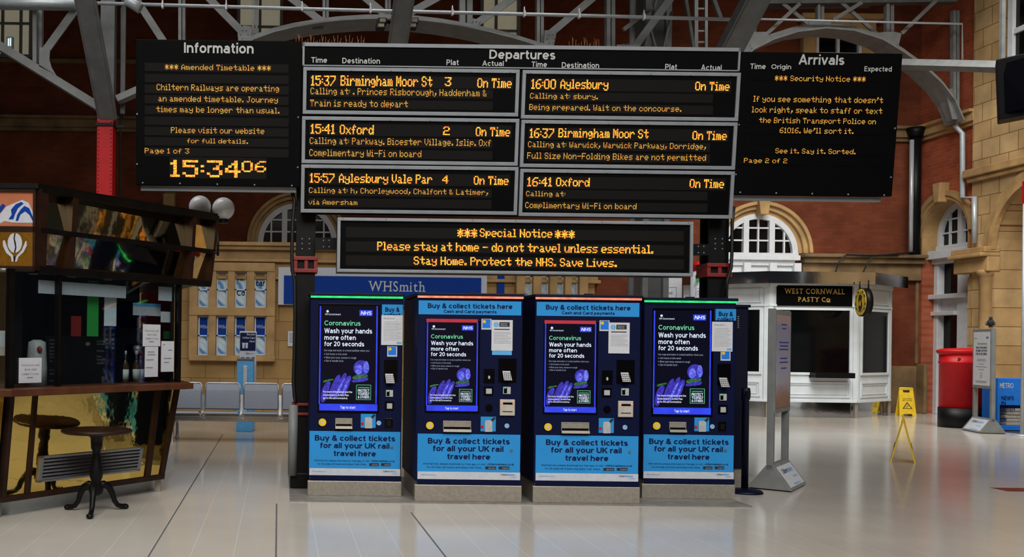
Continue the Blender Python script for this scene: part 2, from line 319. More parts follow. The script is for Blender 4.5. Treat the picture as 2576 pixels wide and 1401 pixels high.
M['alu'] = pm('grey_aluminium_trim', (.23, .245, .265), .45, .2, .08, 9)
M['letter'] = pm('off_white_letters', (.46, .46, .45), .5, 0, .05)
M['led'] = glow('amber_diodes', [(.95, .03, .01), (1.0, .15, .012), (1.0, .55, .06), (.85, .80, .16), (.40, .60, .08)], 1.05, 150)
M['led_big'] = glow('bright_amber_diodes', [(1.0, .05, .01), (1.0, .28, .015), (1.0, .62, .03), (.95, .78, .06)], 1.25, 70)
M['navy'] = pm('navy_painted_metal', (.0015, .004, .030), .55, 0, .1, 10, spec=.12)
M['navy_dark'] = pm('dark_navy_metal', (.0015, .003, .016), .5, 0, .1, 10, spec=.2)
M['cyan'] = pm('cyan_blue_vinyl', (.022, .25, .60), .55, 0, .05, 5, spec=.2)
M['navy_ink'] = pm('navy_ink', (.003, .009, .055), .6, 0, .05, spec=.15)
M['white_vinyl'] = pm('white_vinyl', (.50, .52, .57), .5, 0, .06, 30)
M['paper'] = pm('white_paper', (.55, .56, .59), .7, 0, .05, 20)
M['ink'] = pm('grey_print', (.18, .19, .21), .7, 0, .1)
M['ink_black'] = pm('black_print', (.01, .01, .012), .7, 0, .1)
M['bezel'] = pm('black_glass_bezel', (.002, .002, .003), .14, 0, .1, spec=.15)
M['scr'] = pm('dark_display_glass', (.004, .004, .008), .10, 0, .1, spec=.12, emit=(.01, .012, .05), es=.12)
M['scr_blue'] = glow('blue_display_light', [(.012, .03, .75), (.02, .06, .95)], .95, 9)
M['scr_hand'] = glow('violet_display_light', [(.015, .006, .22), (.05, .03, .62)], .95, 40)
M['scr_pale'] = glow('pale_blue_display_light', [(.03, .04, .75), (.22, .26, .95)], .9, 50)
M['scr_white'] = glow('white_display_light', [(.72, .82, 1.0), (.82, .9, 1.0)], .95, 9)
M['scr_dim'] = glow('dim_white_display_light', [(.25, .30, .42), (.32, .38, .5)], .95, 9)
M['scr_green'] = glow('mint_display_light', [(.12, .62, .30), (.18, .75, .38)], .95, 9)
M['scr_dkgreen'] = glow('deep_green_display_light', [(.0, .05, .02), (.03, .22, .03)], .9, 60)
M['scr_red'] = glow('red_display_light', [(.45, .01, .03), (.55, .015, .04)], .9, 9)
M['strip_green'] = glow('green_light_strip', [(.0, .62, .16), (.02, .85, .25)], 1.1, 20)
M['strip_red'] = glow('red_light_strip', [(1.0, .16, .08), (1.0, .32, .2)], 1.1, 20)
M['brushed'] = pm('brushed_steel', (.36, .33, .28), .42, .55, .12, 40)
M['beige_metal'] = pm('beige_metal', (.50, .46, .40), .45, .2, .08, 20)
M['greypad'] = pm('grey_plastic', (.40, .40, .40), .5, 0, .1, 40)
M['yellow'] = pm('yellow_plastic', (.75, .50, .02), .45, 0, .1, 12)
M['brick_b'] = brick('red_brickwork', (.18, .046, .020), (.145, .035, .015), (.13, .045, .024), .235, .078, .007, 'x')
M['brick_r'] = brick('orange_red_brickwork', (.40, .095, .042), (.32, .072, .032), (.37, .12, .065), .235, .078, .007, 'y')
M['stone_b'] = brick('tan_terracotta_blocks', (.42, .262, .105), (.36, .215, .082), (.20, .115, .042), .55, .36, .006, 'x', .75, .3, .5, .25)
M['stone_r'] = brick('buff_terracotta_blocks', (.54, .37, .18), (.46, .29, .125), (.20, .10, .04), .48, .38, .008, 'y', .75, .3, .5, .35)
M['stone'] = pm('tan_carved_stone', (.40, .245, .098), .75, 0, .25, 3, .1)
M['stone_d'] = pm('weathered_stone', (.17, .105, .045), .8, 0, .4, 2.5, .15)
M['white_paint'] = pm('white_gloss_paint', (.62, .64, .66), .45, 0, .06, 8)
M['kiosk_white'] = pm('pale_grey_paint', (.64, .70, .73), .45, 0, .05, 6)
M['pane'] = pm('dark_window_glass', (.002, .0025, .003), .10, 0, .3, 2, spec=.22)
M['lit_blind'] = pm('daylit_cream_blind', (.34, .30, .21), .8, 0, .25, 3, emit=(.5, .46, .33), es=.28)  # faint glow of its own stands in for daylight through the blind
M['blind'] = pm('cream_blind', (.34, .30, .21), .8, 0, .15, 2)
M['chrome'] = pm('mirror_steel', (.55, .56, .57), .10, 1.0, .1, 2, .12)
M['brass'] = pm('mirror_brass', (.80, .58, .17), .045, 1.0, .04, 1.9, .34)
M['brass_dark'] = pm('dark_mirror_brass', (.62, .47, .24), .05, 1.0, .05, 1.9, .16)
M['wood'] = pm('dark_red_brown_wood', (.020, .0075, .004), .38, 0, .3, 7, spec=.25)
M['wood_counter'] = pm('brown_counter_wood', (.085, .028, .012), .45, 0, .25, 6, spec=.25)
M['wood_black'] = pm('black_brown_wood', (.004, .003, .0025), .4, 0, .3, 9, spec=.2)
M['globe'] = pm('opal_glass', (.82, .82, .84), .18, 0, .02, 4)
M['gold'] = pm('gold_lettering', (.50, .32, .07), .45, .2, .05)
M['seat'] = pm('perforated_grey_steel', (.19, .21, .25), .4, .5, .2, 160)
M['chrome_leg'] = pm('polished_aluminium', (.55, .56, .58), .25, .8, .1, 10)
M['green'] = pm('green_banner', (.02, .30, .05), .5, 0, .05)
M['green_d'] = pm('dark_green_card', (.004, .07, .008), .6, 0, .1)
M['blue'] = pm('royal_blue_fascia', (.004, .040, .28), .55, 0, .05, spec=.1)
M['blue_plastic'] = pm('bright_blue_plastic', (.015, .17, .66), .5, 0, .08, spec=.2)
M['skyblue'] = pm('sky_blue_plastic', (.10, .38, .72), .4, 0, .08)
M['glass_bottle'] = pm('syrup_bottle_glass', (.06, .035, .012), .15, 0, .3, 20)
M['mat_floor'] = pm('dark_floor_mat', (.03, .035, .06), .9, 0, .2, 60)
M['orange'] = pm('orange_terracotta_print', (.42, .12, .045), .6, 0, .15, 4)
M['grille'] = pm('grey_louvre_metal', (.25, .25, .26), .35, .6, .1, 20)
M['pigeon'] = pm('grey_feathers', (.045, .048, .055), .8, 0, .4, 30)
M['news'] = pm('newsprint', (.34, .32, .29), .85, 0, .25, 60)
M['cable'] = pm('black_rubber_cable', (.005, .005, .005), .5)
def poster(name, cols, scale, dist=2.5):
    m, t, N, L, b = nodes(name)
    tc = N.new('ShaderNodeTexCoord'); wv = N.new('ShaderNodeTexWave'); wv.inputs['Scale'].default_value = scale; wv.inputs['Distortion'].default_value = dist * 3; wv.inputs['Detail'].default_value = 2
    wv.bands_direction = 'DIAGONAL'
    L.new(tc.outputs['Object'], wv.inputs['Vector'])
    r = N.new('ShaderNodeValToRGB'); e = r.color_ramp.elements
    for i, c in enumerate(cols):
        el = e[i] if i < 2 else e.new(.5)
        el.position = i / (len(cols) - 1); el.color = c + (1,)
    L.new(wv.outputs['Fac'], r.inputs['Fac']); L.new(r.outputs['Color'], b.inputs['Base Color']); b.inputs['Roughness'].default_value = .5
    return m
M['poster_blue'] = poster('blue_white_poster_print', [(.04, .20, .50), (.42, .62, .75), (.60, .68, .72), (.16, .42, .68), (.55, .66, .72)], 1.6)
M['poster_wave'] = poster('blue_white_wave_print', [(.02, .03, .22), (.03, .05, .28), (.55, .56, .60), (.02, .03, .2), (.5, .5, .55)], 1.3, 1.2)
def cityposter():
    m, t, N, L, b = nodes('dusk_city_poster_print')
    tc = N.new('ShaderNodeTexCoord'); sp = N.new('ShaderNodeSeparateXYZ'); L.new(tc.outputs['Object'], sp.inputs[0])
    no = N.new('ShaderNodeTexNoise'); no.inputs['Scale'].default_value = 14; L.new(tc.outputs['Object'], no.inputs['Vector'])
    mr = N.new('ShaderNodeMapRange'); mr.inputs[1].default_value = .8; mr.inputs[2].default_value = 1.75; L.new(sp.outputs['Z'], mr.inputs[0])
    ad = N.new('ShaderNodeMath'); ad.operation = 'MULTIPLY_ADD'; ad.inputs[1].default_value = .25; L.new(no.outputs['Fac'], ad.inputs[0]); L.new(mr.outputs[0], ad.inputs[2])
    r = N.new('ShaderNodeValToRGB'); e = r.color_ramp.elements
    for i, (p, c) in enumerate([(.05, (.16, .07, .05)), (.25, (.25, .12, .08)), (.42, (.32, .33, .42)), (.6, (.40, .42, .52)), (.85, (.30, .22, .26)), (1.0, (.16, .18, .33))]):
        el = e[i] if i < 2 else e.new(.5)
        el.position = p; el.color = c + (1,)
    L.new(ad.outputs[0], r.inputs['Fac']); L.new(r.outputs['Color'], b.inputs['Base Color']); b.inputs['Roughness'].default_value = .35
    return m
M['city'] = cityposter()
def floormat():
    m, t, N, L, b = nodes('polished_terrazzo_floor')
    g = N.new('ShaderNodeNewGeometry'); sp = N.new('ShaderNodeSeparateXYZ'); L.new(g.outputs['Position'], sp.inputs[0])
    def joint(out, size, half):
        a = N.new('ShaderNodeMath'); a.operation = 'PINGPONG'; a.inputs[1].default_value = size / 2; L.new(out, a.inputs[0])
        c = N.new('ShaderNodeMath'); c.operation = 'LESS_THAN'; c.inputs[1].default_value = half; L.new(a.outputs[0], c.inputs[0]); return c.outputs[0]
    jx = joint(sp.outputs['X'], .28, .0013)
    no = N.new('ShaderNodeTexNoise'); no.inputs['Scale'].default_value = 140; no.inputs['Detail'].default_value = 3; L.new(g.outputs['Position'], no.inputs['Vector'])
    n2 = N.new('ShaderNodeTexNoise'); n2.inputs['Scale'].default_value = .8; n2.inputs['Detail'].default_value = 4; L.new(g.outputs['Position'], n2.inputs['Vector'])
    r = N.new('ShaderNodeValToRGB'); e = r.color_ramp.elements; e[0].position = .3; e[1].position = .7
    e[0].color = (.47, .43, .37, 1); e[1].color = (.60, .555, .49, 1); L.new(no.outputs['Fac'], r.inputs['Fac'])
    r2 = N.new('ShaderNodeMapRange'); r2.inputs[1].default_value = .3; r2.inputs[2].default_value = .7; r2.inputs[3].default_value = .9; r2.inputs[4].default_value = 1.05; L.new(n2.outputs['Fac'], r2.inputs[0])
    v = N.new('ShaderNodeVectorMath'); v.operation = 'SCALE'; L.new(r.outputs['Color'], v.inputs[0]); L.new(r2.outputs[0], v.inputs['Scale'])
    mx = N.new('ShaderNodeMix'); mx.data_type = 'RGBA'; L.new(jx, mx.inputs[0]); L.new(v.outputs[0], mx.inputs[6]); mx.inputs[7].default_value = (.75, .72, .67, 1)
    L.new(mx.outputs[2], b.inputs['Base Color']); b.inputs['Roughness'].default_value = .15; b.inputs['Specular IOR Level'].default_value = .6
    bp = N.new('ShaderNodeBump'); bp.inputs['Strength'].default_value = .05; bp.inputs['Distance'].default_value = .01
    n3 = N.new('ShaderNodeTexNoise'); n3.inputs['Scale'].default_value = 3; L.new(g.outputs['Position'], n3.inputs['Vector']); L.new(n3.outputs['Fac'], bp.inputs['Height']); L.new(bp.outputs['Normal'], b.inputs['Normal'])
    return m
M['floor'] = floormat()
def glassmat():
    m, t, N, L, b = nodes('clear_kiosk_glass')
    b.inputs['Base Color'].default_value = (.9, .95, .95, 1); b.inputs['Roughness'].default_value = .03
    tr = N.new('ShaderNodeBsdfTransparent'); tr.inputs[0].default_value = (.86, .9, .9, 1); gl = N.new('ShaderNodeBsdfGlossy'); gl.inputs['Roughness'].default_value = .03
    no = N.new('ShaderNodeTexNoise'); no.inputs['Scale'].default_value = 2
    mr = N.new('ShaderNodeMapRange'); mr.inputs[3].default_value = .05; mr.inputs[4].default_value = .12; L.new(no.outputs['Fac'], mr.inputs[0])
    ms = N.new('ShaderNodeMixShader'); L.new(mr.outputs[0], ms.inputs[0]); L.new(tr.outputs[0], ms.inputs[1]); L.new(gl.outputs[0], ms.inputs[2])
    L.new(ms.outputs[0], N['Material Output'].inputs['Surface']); N.remove(b)
    return m
M['glass'] = glassmat()
# ------------------------------------------------------------------ the setting
YB, XR = 21.5, 14.4                                            # back wall, right wall
def struct(name, mb, m, parent=None, bevel=0.0): return mb.build(name, m, parent, bevel, kind=None if parent else 'structure')
mb = MB(); mb.box(-16, -18, -.2, XR + 1.2, YB + .4, 0); struct('floor', mb, M['floor'])
for k, (x, y0, y1) in enumerate([(-.83, 4.5, 14.5), (0.0, 4.6, 8.3), (1.12, 4.6, 7.95)]):
    mb = MB(); mb.box(x - .006, y0, -.004, x + .006, y1, .0012); struct('trim_%d' % (k + 1), mb, M['steel_dark'])
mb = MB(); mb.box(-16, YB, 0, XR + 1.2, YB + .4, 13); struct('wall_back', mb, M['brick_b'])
mb = MB(); mb.box(-16, -18.4, 0, XR + 1.2, -18, 11); struct('wall_front', mb, M['stone_b'])
PB = front(YB)
PRW = Pl((XR, YB, 0), (-1, 0, 0))
def arch_wall(mb, pl, U0, U1, V1, a, b, v0, vs, dep, n=20):     # wall face with an arched opening and its reveal
    r = (b - a) / 2; c = (a + b) / 2
    q = lambda u0, w0, u1, w1: mb.add([pl.pt(u0, w0), pl.pt(u1, w0), pl.pt(u1, w1), pl.pt(u0, w1)], [(0, 1, 2, 3)])
    q(U0, 0, a, V1); q(b, 0, U1, V1)
    if v0 > 0: q(a, 0, b, v0)
    A = [(c - r * math.cos(math.pi * i / n), vs + r * math.sin(math.pi * i / n)) for i in range(n + 1)]
    for (u0, w0), (u1, w1) in zip(A, A[1:]): mb.add([pl.pt(u0, w0), pl.pt(u1, w1), pl.pt(u1, V1), pl.pt(u0, V1)], [(0, 1, 2, 3)])
    E = [(a, v0)] + A + [(b, v0)]
    for (u0, w0), (u1, w1) in zip(E, E[1:]): mb.add([pl.pt(u0, w0), pl.pt(u1, w1), pl.pt(u1, w1, -dep), pl.pt(u0, w0, -dep)], [(0, 1, 2, 3)])
# right wall: brick with the window and door opening, then the stone portal
ua, vs = PRW.uv(2322, 620); ub, _ = PRW.uv(2440, 622); us = PRW.uv(2459, 700)[0]; STILT = .20; vs += STILT
mb = MB(); arch_wall(mb, PRW, 0, us, 13, ua - .02, ub, 0.0, vs, .45)
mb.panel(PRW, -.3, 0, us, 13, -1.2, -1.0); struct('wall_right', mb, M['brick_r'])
PS = Pl((XR - .12, YB, 0), (-1, 0, 0))
sa = PS.uv(2502, 700)[0]; sr = 1.25; svs = PS.uv(2510, 626)[1]
mb = MB(); arch_wall(mb, PS, us - .02, us + 6.5, 13, sa, sa + 2 * sr, 0, svs, .9)
mb.add([PS.pt(us - .02, 0), PS.pt(us - .02, 13), PS.pt(us - .02, 13, -.3), PS.pt(us - .02, 0, -.3)], [(0, 1, 2, 3)])
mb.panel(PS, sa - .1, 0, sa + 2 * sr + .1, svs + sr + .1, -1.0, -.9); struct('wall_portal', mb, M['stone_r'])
T = [3]
def trim(mb, m, bevel=0.0):
    T[0] += 1; return struct('trim_%d' % T[0], mb, m, None, bevel)
mb = MB(); mb.arc(PS, sa + sr, svs, sr - .03, sr + .07, 0, .10); mb.arc(PS, sa + sr, svs, sr + .07, sr + .26, 0, .05); trim(mb, M['stone'])
mb = MB()
for d, z0, z1 in ((.16, 0, .3), (.30, .3, .38), (.22, .38, .5)):
    mb.panel(PS, sa - .05, svs - .38 + z0 - .06, sa + 2 * sr, svs - .38 + z1 - .06, -.9, -.9 + d)
    mb.panel(PS, us - .32, svs - .38 + z0 - .06, sa + .02, svs - .38 + z1 - .06, -.1, d)
trim(mb, M['stone'], .02)
mb = MB(); mb.lathe(PS.pt(sa - .18, 0, .02), [(.17, .0), (.17, .5), (.13, .55), (.13, svs - .52), (.18, svs - .48), (.18, svs - .4)], 20); trim(mb, M['stone'])
mb = MB(); mb.panel(PRW, ub + .05, 0, us, svs - .5, 0, .07); trim(mb, M['stone_r'])
mb = MB(); v = PS.uv(2470, 430)[1]; mb.panel(PS, us - .1, v - .1, us + 6, v + .06, 0, .16); mb.panel(PS, us - .06, v - .2, us + 6, v - .1, 0, .09); trim(mb, M['stone'], .02)
# string courses and cornices
zc = PB.uv(2300, 340)[1]
mb = MB()
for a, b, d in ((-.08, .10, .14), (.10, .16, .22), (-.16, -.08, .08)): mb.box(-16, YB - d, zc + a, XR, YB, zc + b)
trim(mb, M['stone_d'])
mb = MB()
for a, b, d in ((-.08, .10, .14), (.10, .16, .22), (-.16, -.08, .08)): mb.panel(PRW, 0, zc + a, us, zc + b, 0, d)
trim(mb, M['stone'])
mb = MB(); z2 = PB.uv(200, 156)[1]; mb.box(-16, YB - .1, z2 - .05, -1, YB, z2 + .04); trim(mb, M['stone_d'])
zt, zb = PB.uv(2150, 642)[1], PB.uv(2150, 694)[1]
mb = MB(); xl = at(2004, 660, YB).x
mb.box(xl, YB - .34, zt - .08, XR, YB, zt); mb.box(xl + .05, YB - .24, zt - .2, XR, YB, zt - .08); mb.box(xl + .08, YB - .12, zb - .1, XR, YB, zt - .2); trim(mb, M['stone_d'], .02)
mb = MB(); mb.panel(PRW, 0, zt - .08, ua - .05, zt, 0, .34); mb.panel(PRW, 0, zt - .2, ua - .08, zt - .08, 0, .24); mb.panel(PRW, 0, zb - .1, ua - .1, zt - .2, 0, .12); trim(mb, M['stone_d'], .02)
mb = MB(); mb.panel(PRW, .05, 0, .35, 1.1, 0, .08); mb.box(12.9, YB - .08, 0, XR, YB, 1.05); trim(mb, M['stone_d'], .02)
mb = MB(); mb.panel(PRW, ua - .62, 1.1, ua - .1, zb - .1, 0, .07); trim(mb, M['stone_d'], .02)
mb = MB(); mb.bar(at(427, 485, YB - .35), at(427, 600, YB - .1), .26, .4); trim(mb, M['stone'], .03)
# right wall window and door
u0, u1 = ua - .02, ub; r = (u1 - u0) / 2; cu = (u0 + u1) / 2
mb = MB(); mb.arc(PRW, cu, vs, r, r + .09, -.02, .06); mb.arc(PRW, cu, vs, r + .09, r + .2, -.02, .10); trim(mb, M['stone'])
mb = MB(); mb.arc(PRW, cu, vs, r - .03, r + .01, -.44, .03); mb.panel(PRW, cu - r - .01, zt, cu - r + .03, vs, -.44, .03); mb.panel(PRW, cu + r - .03, zt, cu + r + .01, vs, -.44, .03); trim(mb, M['stone'])
mb = MB(); mb.poly([PRW.pt(cu - .08, vs + r - .06, 0), PRW.pt(cu + .08, vs + r - .06, 0), PRW.pt(cu + .13, vs + r + .36, 0), PRW.pt(cu - .13, vs + r + .36, 0)], PRW.n * .22); trim(mb, M['stone'], .02)
def lunette(name, pl, cu, vs, r, d, bars, rows, mw=.035, st=0.0):       # half-round window: ring, mullions, glazing bars and panes
    mb = MB(); mb.arc(pl, cu, vs, r - .12, r, d, d + .09); mb.panel(pl, cu - r, vs - st - .12, cu + r, vs - st, d, d + .12)
    if st:
        for s_ in (-1, 1): mb.panel(pl, cu + s_ * (r - .06) - .06, vs - st, cu + s_ * (r - .06) + .06, vs, d, d + .09)
    for f in bars:
        h = math.sqrt(max(.01, (r - .06) ** 2 - (f * r) ** 2)); mb.panel(pl, cu + f * r - .06, vs - st, cu + f * r + .06, vs + h, d, d + .10)
    o = struct(name, mb, M['white_paint'])
    mb = MB()
    for f in rows:
        h = math.sqrt((r - .06) ** 2 - (f * r) ** 2); mb.panel(pl, cu - h, vs + f * r - mw / 2, cu + h, vs + f * r + mw / 2, d + .01, d + .053)
    bb = [-1] + list(bars) + [1]
    for p, q in zip(bb, bb[1:]):
        f = (p + q) / 2
        if abs(f) < .9:
            h = math.sqrt((r - .06) ** 2 - (f * r) ** 2); mb.panel(pl, cu + f * r - mw / 2, vs - st, cu + f * r + mw / 2, vs + h, d + .01, d + .06)
    struct('glazing_bars', mb, M['white_paint'], o)
    mb = MB(); mb.poly([pl.pt(cu + (r - .05) * math.cos(math.pi * i / 24), vs + (r - .05) * math.sin(math.pi * i / 24), d - .02) for i in range(25)] + ([pl.pt(cu - r + .05, vs - st, d - .02), pl.pt(cu + r - .05, vs - st, d - .02)] if st else []), pl.n * .02); struct('pane', mb, M['pane'], o)
    return o
lunette('window_1', PRW, cu, vs, r, -.40, (0.0,), (.1, .5), st=STILT); vs -= STILT
mb = MB(); mb.panel(PRW, u0, 0, u0 + .13, vs - .12, -.42, -.26); mb.panel(PRW, u1 - .10, 0, u1, vs - .12, -.42, -.26); mb.panel(PRW, cu - .02, 0, cu + .42, vs - .3, -.42, -.28)
mb.panel(PRW, u0 - .02, vs - .3, u1, vs - .12, -.42, -.10); mb.panel(PRW, u0, vs - .4, u1, vs - .3, -.42, -.2)
v1 = PRW.uv(2380, 742)[1]; v2 = PRW.uv(2370, 785)[1]
mb.panel(PRW, u0 - .02, v1 - .06, cu + .42, v1 + .04, -.42, -.14); mb.panel(PRW, u0, v2, cu, v1 - .06, -.42, -.34); mb.panel(PRW, u0 - .02, v2 - .06, cu, v2 + .03, -.42, -.2); mb.panel(PRW, u1 - .36, v1 - .3, u1, v1 - .2, -.42, -.2)
dr = struct('door_1', mb, M['white_paint'], None, .01)
mb = MB(); mb.panel(PRW, u0 + .1, 0, u1, vs - .3, -.44, -.41); struct('pane', mb, M['pane'], dr)
mb = MB(); mb.panel(PRW, cu + .42, .1, u1 - .1, vs - .4, -.43, -.39); struct('side_panel', mb, M['kiosk_white'], dr)
mb = MB(); mb.panel(PRW, u0 + .14, .1, cu - .03, 1.25, -.43, -.36); struct('leaf_panel', mb, M['navy'], dr)
# back wall arched windows
def arch_b(name, xc, ys, rin, rout, bars, rows, key=True):
    cu, vs = PB.uv(xc, ys); k = YB / F; ri, ro = rin * k, rout * k
    mb = MB()
    for f0, f1, d in ((0, .35, .10), (.35, .72, .18), (.72, 1, .26)): mb.arc(PB, cu, vs, ri + (ro - ri) * f0, ri + (ro - ri) * f1, 0, d)
    trim(mb, M['stone'])
    if key:
        mb = MB(); mb.poly([PB.pt(cu - .09, vs + ri - .05), PB.pt(cu + .09, vs + ri - .05), PB.pt(cu + .13, vs + ro + .03), PB.pt(cu - .13, vs + ro + .03)], PB.n * .36); trim(mb, M['stone'], .02)
    lunette(name, PB, cu, vs, ri, .02, bars, rows)
arch_b('window_2', 748, 612, 99, 126, (-.33, .33), (.28, .58))
arch_b('window_3', 1903, 637, 98, 127, (-.33, .33), (.32, .64))
cu, v = PB.uv(1903, 640)
mb = MB(); w_ = 98 * YB / F
mb.box(cu - w_, YB - .22, v - .14, cu + w_, YB, v - .03); mb.box(cu - w_ + .08, YB - .14, v - .26, cu + w_ - .08, YB, v - .14); mb.box(cu - w_ + .1, YB - .08, v - 1.1, cu + w_ - .1, YB, v - .26)
for f in (-.33, .33, .95, -.95): mb.box(cu + f * w_ - .08, YB - .2, 0, cu + f * w_ + .08, YB, v - .2)
trim(mb, M['white_paint'], .01)
# upper windows
def sash(name, x0, y0, x1, y1, pane, xs, ys, stone=0):
    u0, v0, u1, v1 = PB.rect(x0, y0, x1, y1); mb = MB(); mb.frm(PB, u0, v0, u1, v1, .07, 0, .12)
    for f in xs: mb.panel(PB, u0 + f * (u1 - u0) - .03, v0, u0 + f * (u1 - u0) + .03, v1, 0, .10)
    for f in ys: mb.panel(PB, u0, v0 + f * (v1 - v0) - .025, u1, v0 + f * (v1 - v0) + .025, 0, .09)
    o = struct(name, mb, M['white_paint'] if stone else M['steel_paint']); mb = MB(); mb.panel(PB, u0 + .02, v0 + .02, u1 - .02, v1 - .02, 0, .04); struct('pane', mb, pane, o)
    if stone:
        mb = MB(); mb.frm(PB, u0 - .3, v0 - .3, u1 + .3, v1 + .26, .3, 0, .16); mb.panel(PB, u0 - .4, v1 + .26, u1 + .4, v1 + .38, 0, .3); trim(mb, M['stone'], .02)
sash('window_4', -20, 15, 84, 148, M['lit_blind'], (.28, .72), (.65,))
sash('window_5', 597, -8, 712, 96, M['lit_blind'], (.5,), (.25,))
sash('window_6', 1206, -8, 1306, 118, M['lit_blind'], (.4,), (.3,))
sash('window_7', 2045, 86, 2160, 190, M['pane'], (.5,), (.5,), 1)
PRs = Pl((XR - .12, YB, 0), (-1, 0, 0))
u0, v0, u1, v1 = PRs.rect(2548, -60, 2640, 150); mb = MB(); mb.frm(PRs, u0, v0, u1, v1, .12, 0, .1); mb.panel(PRs, u0, (v0 + v1) / 2 - .2, u1, (v0 + v1) / 2 - .1, 0, .08)
o = struct('window_8', mb, M['white_paint']); mb = MB(); mb.panel(PRs, u0 + .05, v0 + .05, u1 - .05, v1 - .05, 0, .03); struct('pane', mb, M['pane'], o)
# stone shop front block in front of the back wall
YS = 18.0; PSF = front(YS)
xl, xr_, xb = at(300, 700, YS).x, at(1496, 720, YS).x, at(1660, 720, YS).x
zs = at(620, 612, YS).z
mb = MB(); mb.box(xl, YS, 0, xr_, YB, zs - .3); struct('wall_shop_front', mb, M['stone_b'])
mb = MB(); mb.box(xr_, YS + .06, 0, xb, YB, 3.05); struct('wall_shop_side', mb, M['brick_b'])
mb = MB()
for a, b, d in ((-.07, 0, .30), (-.14, -.07, .24), (-.30, -.14, .12), (-.36, -.30, .16), (-.62, -.36, .05), (-.68, -.62, .09)): mb.box(xl, YS - d, zs + a, xr_ + d, YB, zs + b)
trim(mb, M['stone'], .012)
def shop_windows(cols, rows, base_n, first):
    n = base_n
    xs = [c[0] for c in cols] + [c[1] for c in cols]
    # stone piers, sills and lintels stand proud of the glass
    mb = MB(); X0, X1 = min(xs) - 22, max(xs) + 22
    edges = [X0] + [e for c in cols for e in c] + [X1]
    yt, yb = rows[0][0] - 8, rows[-1][1] + 8
    for i in range(0, len(edges), 2): mb.pr(PSF, edges[i], yt, edges[i + 1], yb, 0, .17)
    for ya, yb_ in [(yt - 14, rows[0][0])] + [(rows[i][1], rows[i + 1][0]) for i in range(len(rows) - 1)] + [(rows[-1][1], rows[-1][1] + 14)]:
        mb.pr(PSF, X0, ya, X1, yb_, 0, .19)
    trim(mb, M['stone'], .015)
    for ri, (y0, y1) in enumerate(rows):
        for ci, (x0, x1) in enumerate(cols):
            n += 1
            u0, v0, u1, v1 = PSF.rect(x0, y0, x1, y1); mb = MB(); mb.frm(PSF, u0, v0, u1, v1, .028, .01, .06); mb.panel(PSF, u0, (v0 + v1) / 2 - .012, u1, (v0 + v1) / 2 + .012, .01, .06)
            o = struct('window_%d' % n, mb, M['white_paint'])
            mb = MB(); mb.panel(PSF, u0 + .01, v0 + .01, u1 - .01, v1 - .01, 0, .02); struct('poster_pane', mb, M['poster_blue'], o)
            if first and ri == 1:
                mb = MB(); mb.panel(PSF, u0 + .028, (v0 + v1) / 2 + .012, u1 - .028, v1 - .028, .02, .026); h = struct('header', mb, M['blue'], o)
                ym = y0 + (y1 - y0) * .27
                mb = MB(); mb.text(PSF, 'WHSm', x0 + 5, x1 - 3, ym - 4, ym + 4, .03, .01, True); struct('lettering', mb, M['white_vinyl'], o)
            if first and ri == 0 and ci == 3:
                mb = MB(); mb.text(PSF, 'car', x0 + 4, x1 - 3, y0 + 20, y0 + 36, .025, .02); struct('lettering', mb, M['navy_ink'], o)
            if first and ri == 0 and ci == 2:
                mb = MB(); mb.text(PSF, 'AF', x0 + 6, x1 - 3, y0 + 8, y0 + 22, .025, .02); mb.text(PSF, 'Co', x0 + 5, x1 - 4, y0 + 46, y0 + 60, .025, .02); struct('lettering', mb, M['navy_ink'], o)
    return n
n = shop_windows([(499, 526), (545, 573), (591, 620), (640, 670)], [(684, 774), (795, 894)], 8, True)
n = shop_windows([(1316, 1336), (1357, 1377), (1396, 1415), (1432, 1451)], [(640, 752)], n, False)
# ------------------------------------------------------------------ shop fascia and things on the shop front
PF = front(YS - .02)
t = thing('shop_fascia', 'royal blue shop sign reading WHSmith in a pale frame behind the ticket machines', 'sign', at(1000, 760, YS - .05))
u0, v0, u1, v1 = PF.rect(700, 676, 1222, 770)
mb = MB(); mb.panel(PF, u0, v0, u1, v1, 0, .10); mb.build('frame', M['white_vinyl'], t)
u0, v0, u1, v1 = PF.rect(714, 697, 1207, 768); mb = MB(); mb.panel(PF, u0, v0, u1, v1, .10, .12); mb.build('fascia_board', M['blue'], t)
mb = MB(); mb.text(PF, 'WHSmith', 927, 1065, 709, 734, .125, .004, True); mb.build('lettering', M['white_vinyl'], t)
mb = MB(); mb.pr(PF, 1250, 690, 1268, 760, -.02, .03); o = mb.build('hanging_banner', M['blue'], label='narrow royal blue banner hanging on the stone wall right of the shop sign', cat='banner')
t = thing('wall_notice', 'white paper notice fixed to the tan stone wall beside the left black post', 'notice', at(733, 872, YS - .03))
mb = MB(); mb.pr(PF, 724, 833, 743, 871, .0, .02); mb.build('sheet', M['paper'], t)
mb = MB(); [mb.pr(PF, 728, 839 + 5 * i, 739 - (i % 3), 841 + 5 * i, .02, .022) for i in range(5)]; mb.build('print', M['ink'], t)
